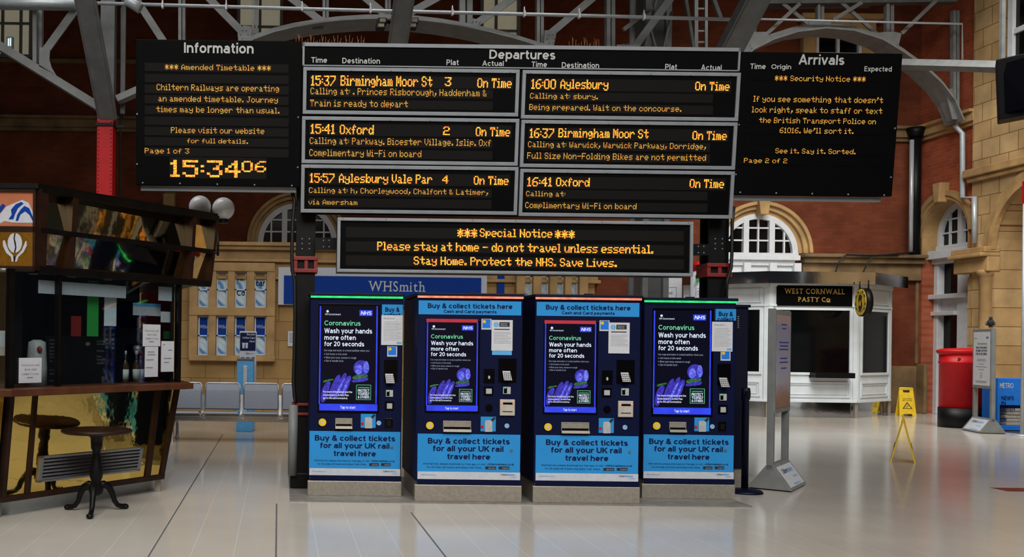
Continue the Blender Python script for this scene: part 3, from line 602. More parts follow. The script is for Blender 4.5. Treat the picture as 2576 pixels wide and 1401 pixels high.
# ------------------------------------------------------------------ drain pipes, conduit on the walls
mb = MB(); mb.tube([at(2304, 330, YB - .22), at(2301, 640, YB - .22)], .11, 14); mb.tube([at(2304, 322, YB - .22), at(2304, 345, YB - .22)], [.2, .14], 14); mb.build('drainpipe', M['black'], label='thick black drainpipe in the corner of the brick walls', cat='drainpipe')
mb = MB(); mb.tube([at(2294, 352, YB - .32), at(2291, 634, YB - .32)], .045, 12); mb.build('drainpipe', M['pipe'], label='thin grey pipe standing beside the thick black corner drainpipe', cat='drainpipe')
PC = Pl((XR - .2, YB, 0), (-1, 0, 0))
mb = MB(); mb.tube([PC.hit(2404, 300), PC.hit(2404, 318), PC.hit(2421, 336), PC.hit(2421, 497), PC.hit(2451, 497), PC.hit(2451, 612)], .05, 10); mb.build('conduit', M['pipe'], label='grey conduit stepping down the orange brick wall to the stone portal', cat='conduit')
t = thing('monitor', 'black hanging monitor high in front of the stone portal at the right edge', 'monitor', at(2560, 306, 15.5))
mb = MB(); a, b = at(2512, 230, 15.5), at(2600, 230, 15.0); z0, z1 = at(2545, 302, 15.5).z, at(2545, 150, 15.5).z
mb.poly([(a.x, a.y, z0), (b.x, b.y, z0 - .02), (b.x + .2, b.y + .3, z0 - .02), (a.x + .25, a.y + .35, z0)], (-.05, 0, z1 - z0)); mb.build('casing', M['black'], t, .02)
mb = MB(); mb.bar((a.x + .2, a.y + .2, z1 - .05), (a.x + .2, a.y + .2, z1 + 1.5), .06, .06); mb.build('hanger', M['steel_dark'], t)
mb = MB(); mb.poly([(a.x + .02, a.y - .01, z0 + .08), (b.x - .1, b.y - .012, z0 + .08), (b.x - .1, b.y - .012, z1 - .1), (a.x - .02, a.y - .01, z1 - .1)], (.0, .01, 0)); mb.build('screen', M['bezel'], t)
# ------------------------------------------------------------------ roof steelwork
YT = 13.0
def B(mb, x0, y0, x1, y1, wpx, dp=.12, Y=YT, dy=0.0): mb.bar(at(x0, y0, Y + dy), at(x1, y1, Y + dy), wpx * Y / F, dp); return mb
def angle_post(mb, x, y0, y1, wpx, Y):                          # back-to-back angle irons with a gap
    B(mb, x - wpx * .27, y0, x - wpx * .27 - (y1 - y0) * ROLL * 0, y1, wpx * .42, .1, Y); B(mb, x + wpx * .27, y0, x + wpx * .27, y1, wpx * .42, .1, Y, .05)
t = thing('roof_truss', 'riveted grey steel roof truss with a shallow arch above the departures board', 'truss', at(975, 120, YT))
P = [(560, 150), (640, 104), (690, 86), (740, 74), (800, 64), (850, 58), (912, 54), (975, 53), (1038, 56), (1100, 63), (1160, 73), (1220, 86), (1280, 101), (1340, 120), (1440, 150)]
mb = MB(); [B(mb, *p, *q, 13, .34) for p, q in zip(P, P[1:])]; mb.build('lower_chord', M['steel_paint'], t)
mb = MB(); [B(mb, p[0], p[1] + 8, q[0], q[1] + 8, 3, .5) for p, q in zip(P, P[1:])]; mb.build('chord_flange', M['steel_paint'], t)
mb = MB(); B(mb, 190, -46, 1760, -26, 16, .3); mb.build('upper_chord', M['steel_paint'], t)
for x, y, wp in ((458, 140, 18), (641, 104, 16), (819, 70, 16), (975, 60, 14), (1171, 74, 34), (1357, 122, 18), (1534, 150, 22)):
    mb = MB(); angle_post(mb, x, -46, y, wp, YT); mb.build('post', M['steel_paint'], t)
for x0, y0, x1, y1 in ((337, -10, 412, 105), (510, -20, 612, 84), (718, -15, 806, 52), (905, -16, 968, 36), (1105, -8, 1025, 36), (1296, -8, 1194, 62), (1495, -8, 1378, 90), (1690, -8, 1588, 130)):
    mb = MB(); xe = x0 + (x0 - x1) * (y0 + 42) / (y1 - y0); B(mb, xe, -42, x1, y1, 18, .03, YT, -.06); mb.build('diagonal', M['steel_paint'], t)
for G in ([(598, 82), (612, 64), (632, 66), (632, 108), (600, 112)], [(788, 58), (800, 42), (814, 42), (814, 74), (786, 74)], [(1190, 82), (1210, 50), (1190, 46), (1186, 80)], [(1368, 118), (1370, 76), (1400, 76), (1398, 94), (1392, 120)], [(1550, 132), (1552, 112), (1602, 112), (1590, 132)]):
    mb = MB(); mb.poly([at(x, y, YT - .10) for x, y in G], (0, .02, 0))
    cx, cy = sum(g[0] for g in G) / len(G), sum(g[1] for g in G) / len(G)
    for k in range(6):
        a = k * 1.047; mb.ball(at(cx + 9 * math.cos(a), cy + 12 * math.sin(a), YT - .1), .012, 6)
    mb.build('gusset_plate', M['steel_paint'], t)
t = thing('roof_truss', 'grey half arch truss left of the red column at the upper left', 'truss', at(60, 140, YT))
mb = MB(); B(mb, -40, 92, 252, 272, 20, .2); mb.build('lower_chord', M['steel_paint'], t)
mb = MB(); B(mb, -40, 14, 190, 16, 13, .14, YT, -.15); mb.build('upper_chord', M['pipe'], t)
for x, wp, dy in ((89, 10, -.02), (102, 11, .1)):
    mb = MB(); B(mb, x, 20, x, 160, wp, .1, YT, dy); mb.build('post', M['steel_paint'], t)
mb = MB(); B(mb, 193, 20, 116, 126, 20, .03, YT, -.08); mb.build('diagonal', M['steel_paint'], t)
mb = MB(); mb.poly([at(x, y, YT - .1) for x, y in [(100, 118), (126, 124), (124, 150), (130, 170), (142, 190), (98, 166)]], (0, .02, 0)); mb.build('gusset_plate', M['steel_paint'], t)
t = thing('roof_truss', 'grey cross braced arch truss meeting the orange brick wall above the arrivals board', 'truss', at(2060, 120, 20.0))
YR = 20.0
P = [(1852, 150), (1880, 124), (1930, 99), (1990, 80), (2060, 71), (2130, 77), (2200, 99), (2255, 132), (2310, 172), (2352, 212), (2382, 252), (2402, 300)]
mb = MB(); [B(mb, *p, *q, 15, .3, YR) for p, q in zip(P, P[1:])]; mb.build('lower_chord', M['steel_paint'], t)
mb = MB(); [B(mb, p[0], p[1] + 9, q[0], q[1] + 9, 4, .55, YR) for p, q in zip(P, P[1:])]; mb.build('chord_flange', M['steel_paint'], t)
mb = MB(); B(mb, 1860, 9, 2400, 4, 9, .2, YR); B(mb, 1860, 18, 2190, 14, 5, .2, YR, .4); mb.build('upper_chord', M['steel_dark'], t)
for x, y0, y1, wp in ((1893, 8, 112, 15), (2062, 4, 72, 17), (2236, 0, 122, 20), (2402, 28, 305, 16)):
    mb = MB(); angle_post(mb, x, y0, y1, wp, YR); mb.build('post', M['steel_paint'], t)
for x0, y0, x1, y1 in ((1969, 9, 2036, 62), (2012, 9, 1930, 84), (2113, 3, 2206, 86), (2168, 6, 2096, 50), (2356, 0, 2268, 84)):
    mb = MB(); B(mb, x0, y0, x1, y1, 9, .03, YR, -.12 if x0 > x1 else -.06); mb.build('diagonal', M['steel_paint'], t)
for G in ([(1864, 122), (1850, 74), (1860, 72), (1880, 80), (1894, 80), (1930, 80), (1936, 96), (1884, 124)], [(2036, 54), (2088, 54), (2104, 76), (2034, 76)], [(2196, 84), (2224, 80), (2252, 80), (2268, 84), (2262, 110), (2258, 132), (2228, 118)], [(2378, 226), (2396, 222), (2408, 300), (2396, 300)]):
    mb = MB(); mb.poly([at(x, y, YR - .14) for x, y in G], (0, .02, 0)); mb.build('gusset_plate', M['steel_paint'], t)
mb = MB(); mb.bar(at(2200, 160, 19.4), at(2700, 173, 16.0), .16, .14); mb.build('steel_beam', M['steel_paint'], label='horizontal grey steel beam running right from behind the arrivals board', cat='beam')
def strut(xc, y0, y1, z0, z1, w_, label):
    mb = MB(); p, q = Vector((xc, y0, z0)), Vector((xc * 1.02, y1, z1)); mb.bar(p, q, .20, w_, (1, 0, 0)); mb.bar(p + Vector((0, -.05, -.05)), q + Vector((0, -.05, -.05)), .03, w_ + .06, (1, 0, 0))
    mb.build('roof_strut', M['steel_paint'], label=label, cat='strut')
strut(-2.35, 12.95, 10.6, 4.45, 6.25, .20, 'grey brown raking strut rising from the head of the red column')
strut(1.44, 12.6, 10.6, 4.80, 6.25, .19, 'grey brown raking strut between the two pairs of floodlights')
strut(5.62, 12.6, 10.6, 4.80, 6.25, .24, 'broad grey brown raking strut left of the arrivals board')
xc = at(268, 400, YT).x
t = thing('iron_column', 'iron column painted bright red below and grey above, behind the coffee kiosk', 'column', (xc, YT, 0))
zr = at(268, 280, YT).z
mb = MB()
mb.box(xc - .115, YT - .12, 0, xc + .105, YT + .12, zr); mb.build('red_shaft', M['red'], t, .01, 'red painted lower shaft')
mb = MB(); mb.box(xc - .09, YT - .08, zr, xc + .10, YT + .12, 7); mb.box(xc + .16, YT + .1, zr, xc + .22, YT + .16, 7); mb.build('grey_shaft', M['steel_dark'], t, 0, 'grey upper shaft')
mb = MB(); z_ = at(268, 318, YT).z; mb.box(xc - .13, YT - .14, z_ - .02, xc + .12, YT + .14, z_ + .02); mb.bar((xc + .1, YT, z_), (xc + .24, YT, z_), .03, .03); mb.build('clamp_band', M['black'], t)
mb = MB(); 
for s_ in (-1, 1):
    for i in range(24): mb.ball((xc + s_ * .085 - .005, YT - .12, zr - .06 - i * .055), .011, 6)
mb.build('rivets', M['red_dark'], t)
mb = MB(); B(mb, 296, 252, 350, 228, 16, .2); mb.build('bracket', M['steel_paint'], t)
mb = MB(); mb.tube([at(305, 20, YT + .3), at(303, 300, YT + .3), at(302, 500, YT + .3)], .012, 6); mb.tube([at(312, 180, YT + .25), at(308, 230, YT + .25), at(309, 300, YT + .25)], .012, 6); mb.build('cable', M['cable'], t)
t = thing('iron_column', 'grey latticed iron column rising behind the right half of the departures board', 'column', (5.45, 14.0, 0))
mb = MB(); mb.box(5.28, 13.9, 0, 5.62, 14.2, 7.5); mb.build('shaft', M['steel_dark'], t)
mb = MB(); 
for x in (5.30, 5.60): mb.box(x - .04, 13.82, 0, x + .04, 13.9, 7.5)
mb.build('flange', M['steel_paint'], t)
mb = MB(); mb.tube([(5.08, 13.8, 0), (5.08, 13.8, 5.3), (5.02, 13.8, 5.5), (5.06, 13.8, 5.8), (5.06, 13.8, 7)], .045, 10); mb.build('downpipe', M['steel_paint'], t)
for (xa, lb) in ((1650, 'narrow grey steel ladder left of the grey latticed column'), (1750, 'grey steel ladder right of the grey latticed column'), (1607, 'leftmost narrow grey ladder behind the departures board')):
    t = thing('steel_ladder', lb, 'ladder', at(xa + 12, 300, 14.6), 0, 'ladders behind the departures board')
    for dx, wp in ((0, 9), (25, 7)):
        mb = MB(); B(mb, xa + dx, -60, xa + dx, 430, wp, .06, 14.6); mb.build('rail', M['steel_paint'], t)
    for i in range(11):
        mb = MB(); y = -34 + 28 * i; B(mb, xa + 2, y, xa + 24, y + .3, 4, .03, 14.6); mb.build('rung', M['steel_paint'], t)
t = thing('steel_bracing', 'crossed grey steel braces among the ladders above the departures board', 'bracing', at(1680, 140, 13.55))
for x0, y0, x1, y1, wp in ((1655, -20, 1622, 125, 5), (1632, 60, 1650, 125, 5), (1690, 30, 1668, 125, 5), (1722, -20, 1745, 125, 7), (1640, 20, 1568, 75, 10), (1790, -15, 1812, 45, 9)):
    mb = MB(); B(mb, x0, y0, x1, y1, wp, .05, 13.55); mb.build('brace', M['steel_paint'], t)
t = thing('conduit_pipe', 'long pale grey conduit pipe running the width of the roof trusses', 'pipe', at(1000, 60, 12.5))
mb = MB(); mb.tube([at(240, 8, 12.5), at(900, 26, 12.5), at(1500, 40, 12.5), at(1880, 50, 12.5)], .024, 8); mb.build('tube', M['pipe'], t); mb = MB(); mb.tube([at(1860, 47, 19.7), at(2420, 60, 19.7), at(2421, 150, 19.7)], .024, 8); mb.build('tube', M['pipe'], t)
mb = MB(); mb.tube([at(-30, 8, 12.5), at(240, 10, 12.5)], .05, 8); mb.build('thick_tube', M['pipe'], t); mb = MB(); mb.tube([at(318, 0, 12.5), at(354, 22, 12.5)], .07, 8); mb.build('thick_tube', M['pipe'], t)
for x, y in ((409, 13), (569, 17), (760, 20), (932, 25), (1138, 31), (1319, 34), (1457, 38), (1620, 42)):
    mb = MB(); p = at(x, y, 12.47); mb.box(p.x - .012, p.y - .03, p.z - .04, p.x + .012, p.y + .03, p.z + .03); mb.tube([p + Vector((0, 0, .02)), p + Vector((0, 0, .09))], [.016, .005], 8); mb.build('clip', M['white_paint'], t)
for x, y, lb in ((960, 55, 'twin floodlight with two square heads left of the middle raking strut'), (1040, 57, 'twin floodlight with two square heads right of the middle raking strut')):
    t = thing('floodlight', lb, 'light', at(x, y + 14, 11.8), 0, 'twin floodlights on the arch truss')
    for dx, y0, y1 in ((3, 44, 58), (-1, 57, 70)):
        pl = front(11.8); mb = MB(); mb.pr(pl, x + dx - 12, y0, x + dx + 10, y1, -.12, 0); o = mb.build('head', M['black'], t, .005)
        mb = MB(); mb.pr(pl, x + dx - 7, y0 + 2.5, x + dx + 7, y1 - 3, 0, .004); mb.build('lens', M['blind'], o)
    mb = MB(); mb.bar(at(x + (10 if x < 1000 else -10), 55, 11.9), at(x + (26 if x < 1000 else -26), 57, 11.95), .03, .03); mb.build('bracket', M['black'], t)
t = thing('strip_light', 'small lit tube lamp behind the left truss near the cream blinds', 'light', at(23, 116, 13))
pl = front(12.98); mb = MB(); mb.pr(pl, 16, 92, 32, 120, -.05, 0); mb.build('housing', M['steel_dark'], t)
mb = MB(); mb.pr(pl, 20, 97, 23, 116, 0, .01); mb.pr(pl, 25, 96, 28, 116, 0, .01); mb.build('tube', glow('white_lamp_tube', [(.6, .8, .9), (.8, .95, 1.0)], 1.0), t)
# ------------------------------------------------------------------ black posts carrying the boards
for xa, xb, lb, cx0, rings in ((745, 793, 'black steel post with red collars at the left of the ticket machines', 738, True), (1783, 1833, 'black steel post with a red collar behind the rightmost ticket machine', 1830, False)):
    Yp = 9.1; k = Yp / F; p = at((xa + xb) / 2, 640, Yp); t = thing('steel_post', lb, 'post', (p.x, Yp + .1, 0), 0, 'black posts under the departures board')
    hw = (xb - xa) / 2 * k
    mb = MB(); mb.box(p.x - hw, Yp, 0.0, p.x + hw, Yp + .03, 4.0); mb.box(p.x - hw, Yp + .17, 0.0, p.x + hw, Yp + .2, 4.0); mb.box(p.x - .015, Yp + .03, 0.0, p.x + .015, Yp + .17, 4.0); mb.build('post_shaft', M['black'], t)
    mb = MB()
    for yy in (601, 613, 626):
        for s_ in (-1, 1): mb.ball(at((xa + xb) / 2 + s_ * 9, yy, Yp - .004), .008, 8)
    mb.build('bolts', M['alu'], t)
    z0, z1 = at(770, 681, Yp).z, at(770, 650, Yp).z
    if not rings: z0, z1 = at(1800, 692, Yp).z, at(1800, 667, Yp).z
    mb = MB(); h = hw + .025
    for z in (z0, z1): mb.box(p.x - h, Yp - .03, z - .018, p.x + h, Yp + .23, z + .018)
    for s_ in (-1, 0.05, 1): mb.box(p.x + s_ * (h - .02) - .018, Yp - .02, z0, p.x + s_ * (h - .02) + .018, Yp + .22, z1)
    mb.build('collar', M['red_dark'], t, .004, 'red collar')
    if rings:
        for yy in (1017, 1041):
            mb = MB(); z = at(760, yy, Yp).z; mb.box(p.x - hw - .02, Yp - .025, z - .012, p.x + hw + .01, Yp + .22, z + .012); mb.build('ring', M['red_dark'], t, .004, 'red ring')
        mb = MB(); z0 = at(760, 1195, Yp).z; z1 = at(760, 1018, Yp).z; mb.lathe((p.x - .10, Yp - .012, z0), [(.045, 0), (.045, z1 - z0)], 16); mb.build('grey_sleeve', M['steel_paint'], t)
    mb = MB(); mb.box(p.x - hw - .03, Yp - .005, .012, p.x + hw + .03, Yp + .25, .16); mb.build('foot', M['black'], t, .01)
mb = MB(); mb.tube([at(x, y, 9.06) for x, y in ((733, 476), (741, 505), (736, 560), (734, 640), (735, 680), (741, 705), (742, 800), (740, 900), (738, 960), (741, 1000), (744, 1012))], .017, 8); mb.build('power_cable', M['cable'], label='black cable hanging down the left black post from the information board', cat='cable')
mb = MB(); mb.tube([at(x, y, 9.02) for x, y in ((1846, 520), (1842, 560), (1841, 640), (1839, 675), (1829, 705), (1827, 745))], .016, 8); mb.build('power_cable', M['cable'], label='black cable hanging down the right black post under the arrivals board', cat='cable')
mb = MB()
a, b = floor_at(730, 1262), floor_at(1880, 1272)
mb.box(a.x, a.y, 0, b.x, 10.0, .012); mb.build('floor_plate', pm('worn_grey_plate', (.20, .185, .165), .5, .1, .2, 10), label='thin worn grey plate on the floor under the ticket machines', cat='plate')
# ------------------------------------------------------------------ boards
TILT = math.radians(5.7)
PBD = Pl(at(1300, 540, 8.95), (0, -math.cos(TILT), -math.sin(TILT)))
def board_thing(name, label, x, y): return thing(name, label, 'board', PBD.hit(x, y))
BACK = -.14
def studs(mb, pl, x0, y0, x1, y1, n, d=.0, r=.009):
    for i in range(n):
        f = i / max(1, n - 1); mb.ball(pl.hit(x0 + (x1 - x0) * f, y0 + (y1 - y0) * f) + pl.n * d, r, 8)
t = board_thing('information_board', 'square black electronic board headed Information at the left end of the row', 550, 466)
mb = MB(); mb.pr(PBD, 342, 101, 757, 468, BACK, 0); mb.build('panel', M['board'], t, .006)
mb = MB(); mb.pr(PBD, 352, 468, 745, 481, BACK, -.05); mb.build('lower_rail', M['alu'], t)
mb = MB(); mb.text(PBD, 'Information', 463, 638, 108, 134, .003, .025); mb.build('heading', M['letter'], t)
rows = [('*** Amended Timetable ***', 415, 681, 163, 177), ('Chiltern Railways are operating', 394, 702, 213, 229), ('an amended timetable. Journey', 398, 699, 242, 257), ('times may be longer than usual.', 393, 703, 269, 284), ('Please visit our website', 430, 665, 321, 336), ('for full details.', 471, 624, 349, 361), ('Page 1 of 3', 364, 476, 373, 386)]
mb = MB()
for yy in (170, 198, 225, 251, 278, 305, 331, 357, 383): mb.pr(PBD, 364, yy - 10, 726, yy + 11, 0, .0015)
mb.pr(PBD, 426, 396, 670, 449, 0, .0015); mb.build('diode_rows', M['led_row'], t)
mb = MB()
for s_, x0, x1, y0, y1 in rows: mb.led(PBD, s_, x0, x1, y0, y1, .003, .86, .86).build('message_text', M['led'], t); mb = MB()
mb = MB()
def led_big(mb, s_, x0, x1, y0, y1): mb.led(PBD, s_, x0, x1, y0, y1, .003, 1.12, .93)
led_big(mb, '15:34', 429, 605, 403, 446); mb.build('clock_text', M['led_big'], t); mb = MB(); led_big(mb, '06', 608, 669, 405, 433); mb.build('clock_text', M['led_big'], t)
mb = MB(); studs(mb, PBD, 345, 287, 345, 413, 2); studs(mb, PBD, 750, 295, 749, 421, 2); studs(mb, PBD, 359, 460, 734, 467, 5); mb.build('studs', M['alu'], t)
# departures
t = board_thing('departures_board', 'wide grey framed electronic board headed Departures with six train panels', 1300, 540)
mb = MB(); mb.pr(PBD, 762, 122, 1846, 545, BACK, -.02); mb.build('back_box', M['board'], t)
hd = MB(); hd.pr(PBD, 764, 120, 1858, 170, -.02, 0); hdr = hd.build('header_panel', M['board'], t)
mb = MB(); u0, v0, u1, v1 = PBD.rect(761, 114, 1861, 173); k = 8.85 / F
mb.panel(PBD, u0, v1 - 9 * k, u1, v1, -.05, .012); mb.panel(PBD, u0, v0, u1, v0 + 3 * k, -.05, .012); mb.panel(PBD, u0, v0, u0 + 5 * k, v1, -.05, .012); mb.panel(PBD, u1 - 5 * k, v0, u1, v1, -.05, .012); mb.build('header_frame', M['alu'], hdr)
MB().text(PBD, 'Departures', 1231, 1397, 126, 149, .003, .025).build('heading', M['letter'], hdr)
for s_, x0, x1, y0, y1 in (('Time', 783, 823, 144, 158), ('Destination', 861, 956, 146, 160), ('Plat', 1123, 1154, 150, 164), ('Actual', 1213, 1267, 153, 166), ('Time', 1337, 1376, 155, 169), ('Destination', 1413, 1507, 157, 171), ('Plat', 1673, 1703, 161, 175), ('Actual', 1763, 1815, 163, 177)): MB().text(PBD, s_, x0, x1, y0, y1, .003, .02).build('column_heading', M['letter'], hdr)
D = [
 (762, 172, 1305, 290, [('15:37', 783, 844, 190, 216), ('Birmingham Moor St', 857, 1087, 191, 217), ('3', 1119, 1135, 194, 217), ('On Time', 1201, 1287, 197, 221)], [('Calling at: . Princes Risborough, Haddenham &', 781, 1224, 223, 240), ('Train is ready to depart', 780, 1026, 252, 269)]),
 (759, 296, 1304, 414, [('15:41', 782, 842, 312, 337), ('Oxford', 855, 940, 314, 338), ('2', 1115, 1131, 318, 340), ('On Time', 1197, 1283, 320, 343)], [('Calling at: Parkway. Bicester Village. Islip. Oxf', 779, 1235, 348, 365), ('Complimentary Wi-Fi on board', 778, 1060, 377, 394)]),
 (757, 417, 1302, 538, [('15:57', 780, 841, 436, 460), ('Aylesbury Vale Par', 853, 1087, 438, 461), ('4', 1113, 1128, 441, 462), ('On Time', 1192, 1279, 443, 465)], [('Calling at: h, Chorleywood, Chalfont & Latimer,', 777, 1228, 474, 488), ('via Amersham', 776, 899, 502, 515)]),
 (1312, 180, 1859, 302, [('16:00', 1337, 1398, 199, 224), ('Aylesbury', 1410, 1530, 200, 224), ('On Time', 1749, 1835, 206, 228)], [('Calling at: sbury.', 1333, 1504, 235, 249), ('Being prepared. Wait on the concourse.', 1331, 1714, 264, 279)]),
 (1309, 305, 1851, 424, [('16:37', 1333, 1393, 323, 347), ('Birmingham Moor St', 1405, 1631, 324, 347), ('On Time', 1742, 1828, 330, 352)], [('Calling at: Warwick, Warwick Parkway, Dorridge,', 1328, 1776, 358, 373), ('Full Size Non-Folding Bikes are not permitted', 1326, 1776, 386, 402)]),
 (1306, 428, 1844, 547, [('16:41', 1327, 1388, 446, 469), ('Oxford', 1399, 1483, 447, 469), ('On Time', 1735, 1821, 451, 473)], [('Calling at:', 1323, 1422, 481, 494), ('Complimentary Wi-Fi on board', 1321, 1601, 510, 525)]),
]
for x0, y0, x1, y1, big, small in D:
    pn = MB(); pn.pr(PBD, x0 + 5, y0 + 5, x1 - 5, y1 - 5, -.02, 0); panel = pn.build('train_panel', M['board'], t)
    mb = MB(); u0, v0, u1, v1 = PBD.rect(x0, y0, x1, y1); mb.frm(PBD, u0, v0, u1, v1, 9 * k, -.06, .014); mb.build('panel_frame', M['alu'], panel, .003)
    mb = MB(); sl = (y1 - y0) * .0; w_ = x1 - x0
    yb = [(big[0][2 + 1] + big[0][4]) / 2, (small[0][3] + small[0][4]) / 2, (small[1][3] + small[1][4]) / 2]
    def row(xa, xb, yc, h):
        mb.pr(PBD, xa, yc + (xb - xa) / 2 * ROLL - h, xb, yc + (xb - xa) / 2 * ROLL + h, 0, .0012)
    row(big[0][1] - 4, big[-1][2] + 4, yb[0] + .5, 15); row(big[0][1] - 4, x0 + w_ * .88, yb[1], 11); row(big[0][1] - 4, x0 + w_ * .88, yb[2], 11); mb.build('diode_rows', M['led_row'], panel)
    [MB().led(PBD, *q, .0025, 1.35, .96).build('status_text' if q[0] == 'On Time' else 'time_text' if ':' in q[0] else 'platform_text' if len(q[0]) == 1 else 'destination_text', M['led_big'], panel) for q in big]
    [MB().led(PBD, *q, .0025, .80, .9).build('calling_text', M['led'], panel) for q in small]
    mb = MB(); studs(mb, PBD, x0 + 22, y0 + 4, x1 - 22, y0 + 4 + (x1 - x0 - 44) * ROLL, 6, .014, .007); mb.build('studs', M['alu'], panel)
# arrivals
t = board_thing('arrivals_board', 'square black electronic board headed Arrivals at the right end of the row', 2040, 495)
mb = MB(); mb.pr(PBD, 1855, 132, 2258, 492, BACK, -.003); mb.build('panel', M['board'], t, .006)
mb = MB(); mb.pr(PBD, 1850, 494, 2224, 505, BACK, -.05); mb.build('lower_rail', M['alu'], t)
MB().text(PBD, 'Arrivals', 2009, 2124, 138, 163, .003, .025).build('heading', M['letter'], t)
for s_, x0, x1, y0, y1 in (('Time', 1887, 1926, 160, 174), ('Origin', 1940, 1990, 162, 174), ('Expected', 2174, 2243, 167, 180)): MB().text(PBD, s_, x0, x1, y0, y1, .003, .02).build('column_heading', M['letter'], t)
mb = MB()
for yy in (194, 248, 275, 302, 329, 355, 381, 408): mb.pr(PBD, 1880 - (yy - 190) * .04, yy - 11, 2232 - (yy - 190) * .04, yy + 9, -.003, 0)
mb.build('diode_rows', M['board'], t)
mb = MB()
for s_, x0, x1, y0, y1 in (('*** Security Notice ***', 1949, 2177, 191, 205), ("If you see something that doesn't", 1895, 2221, 243, 258), ('look right, speak to staff or text', 1891, 2219, 270, 285), ('the British Transport Police on', 1909, 2203, 297, 311), ("61016. We'll sort it.", 1961, 2147, 322, 336), ('See it. Say it. Sorted.', 1950, 2152, 374, 387), ('Page 2 of 2', 1871, 1980, 398, 410)): MB().led(PBD, s_, x0, x1, y0, y1, .003, .86, .86).build('message_text', M['led'], t)
mb = MB(); studs(mb, PBD, 1859, 314, 1851, 439, 2); studs(mb, PBD, 2251, 323, 2241, 446, 2); studs(mb, PBD, 1862, 484, 2224, 491, 5); mb.build('studs', M['alu'], t)
# rail with fixings and droppings along the top
# special notice
PN = front(8.82)
t = thing('notice_board', 'long grey framed electronic board headed Special Notice above the ticket machines', 'board', at(1295, 690, 8.9))
mb = MB(); mb.pr(PN, 849, 556, 1740, 690, -.20, -.012); mb.build('back_box', M['black'], t)
mb = MB(); mb.pr(PN, 856, 560, 1734, 682, -.012, 0); pn = mb.build('display_panel', M['board'], t)
mb = MB(); u0, v0, u1, v1 = PN.rect(848, 553, 1742, 690); k = 8.82 / F
mb.frm(PN, u0, v0, u1, v1, 8 * k, -.06, .02); mb.build('frame', M['alu'], t, .004)
mb = MB()
for yy in (588, 624, 659): mb.pr(PN, 870, yy - 12, 1720, yy + 14, 0, .0015)
mb.build('diode_rows', M['led_row'], pn)
mb = MB()
for s_, x0, x1, y0, y1 in (('***', 1151, 1200, 575, 598), ('Special Notice', 1207, 1389, 576, 597), ('***', 1396, 1445, 579, 600), ('Please stay at home - do not travel unless essential.', 949, 1643, 612, 634), ('Stay Home. Protect the NHS. Save Lives.', 1041, 1551, 648, 669)): MB().led(PN, s_, x0, x1, y0, y1, .003, 1.4, .97).build('message_text', M['led_big'], pn)
mb = MB(); studs(mb, PN, 862, 550, 1730, 561, 9, .02, .007); mb.build('studs', M['alu'], t)
for x0, y0, x1, y1 in ((792, 598, 850, 628), (1742, 614, 1785, 642)):
    mb = MB(); mb.pr(front(9.03), x0, y0, x1, y1, -.065, 0); b_ = mb.build('bracket', M['black'], t)
    mb = MB(); cx, cy = (x0 + x1) / 2, (y0 + y1) / 2
    for a in (-7, 7):
        for c in (-8, 8): mb.ball(at(cx + a, cy + c, 9.03), .008, 8)
    mb.build('bolts', M['alu'], b_)
# bird spikes on top of the departures board
for xa, xb, yb, lb in ((745, 928, 112, 'row of thin rusty bird spikes on the left of the departures board top'), (1440, 1522, 119, 'row of thin rusty bird spikes on the right of the departures board top')):
    mb = MB(); n = int((xb - xa) / 5)
    for i in range(n):
        x = xa + 5 * i; p = PBD.hit(x, yb + 5 + (x - xa) * ROLL) - PBD.n * .09; mb.tube([p, p + Vector((.02 * math.sin(i * 2.1), .02 * math.cos(i * 1.3), .10 + .03 * math.sin(i)))], [.0025, .0015], 5)
    mb.bar(PBD.hit(xa, yb + 3) - PBD.n * .09, PBD.hit(xb, yb + 4 + (xb - xa) * ROLL) - PBD.n * .09, .02, .02)
    mb.build('bird_spikes', pm('rusty_wire', (.30, .13, .04), .6), label=lb, cat='bird spikes')
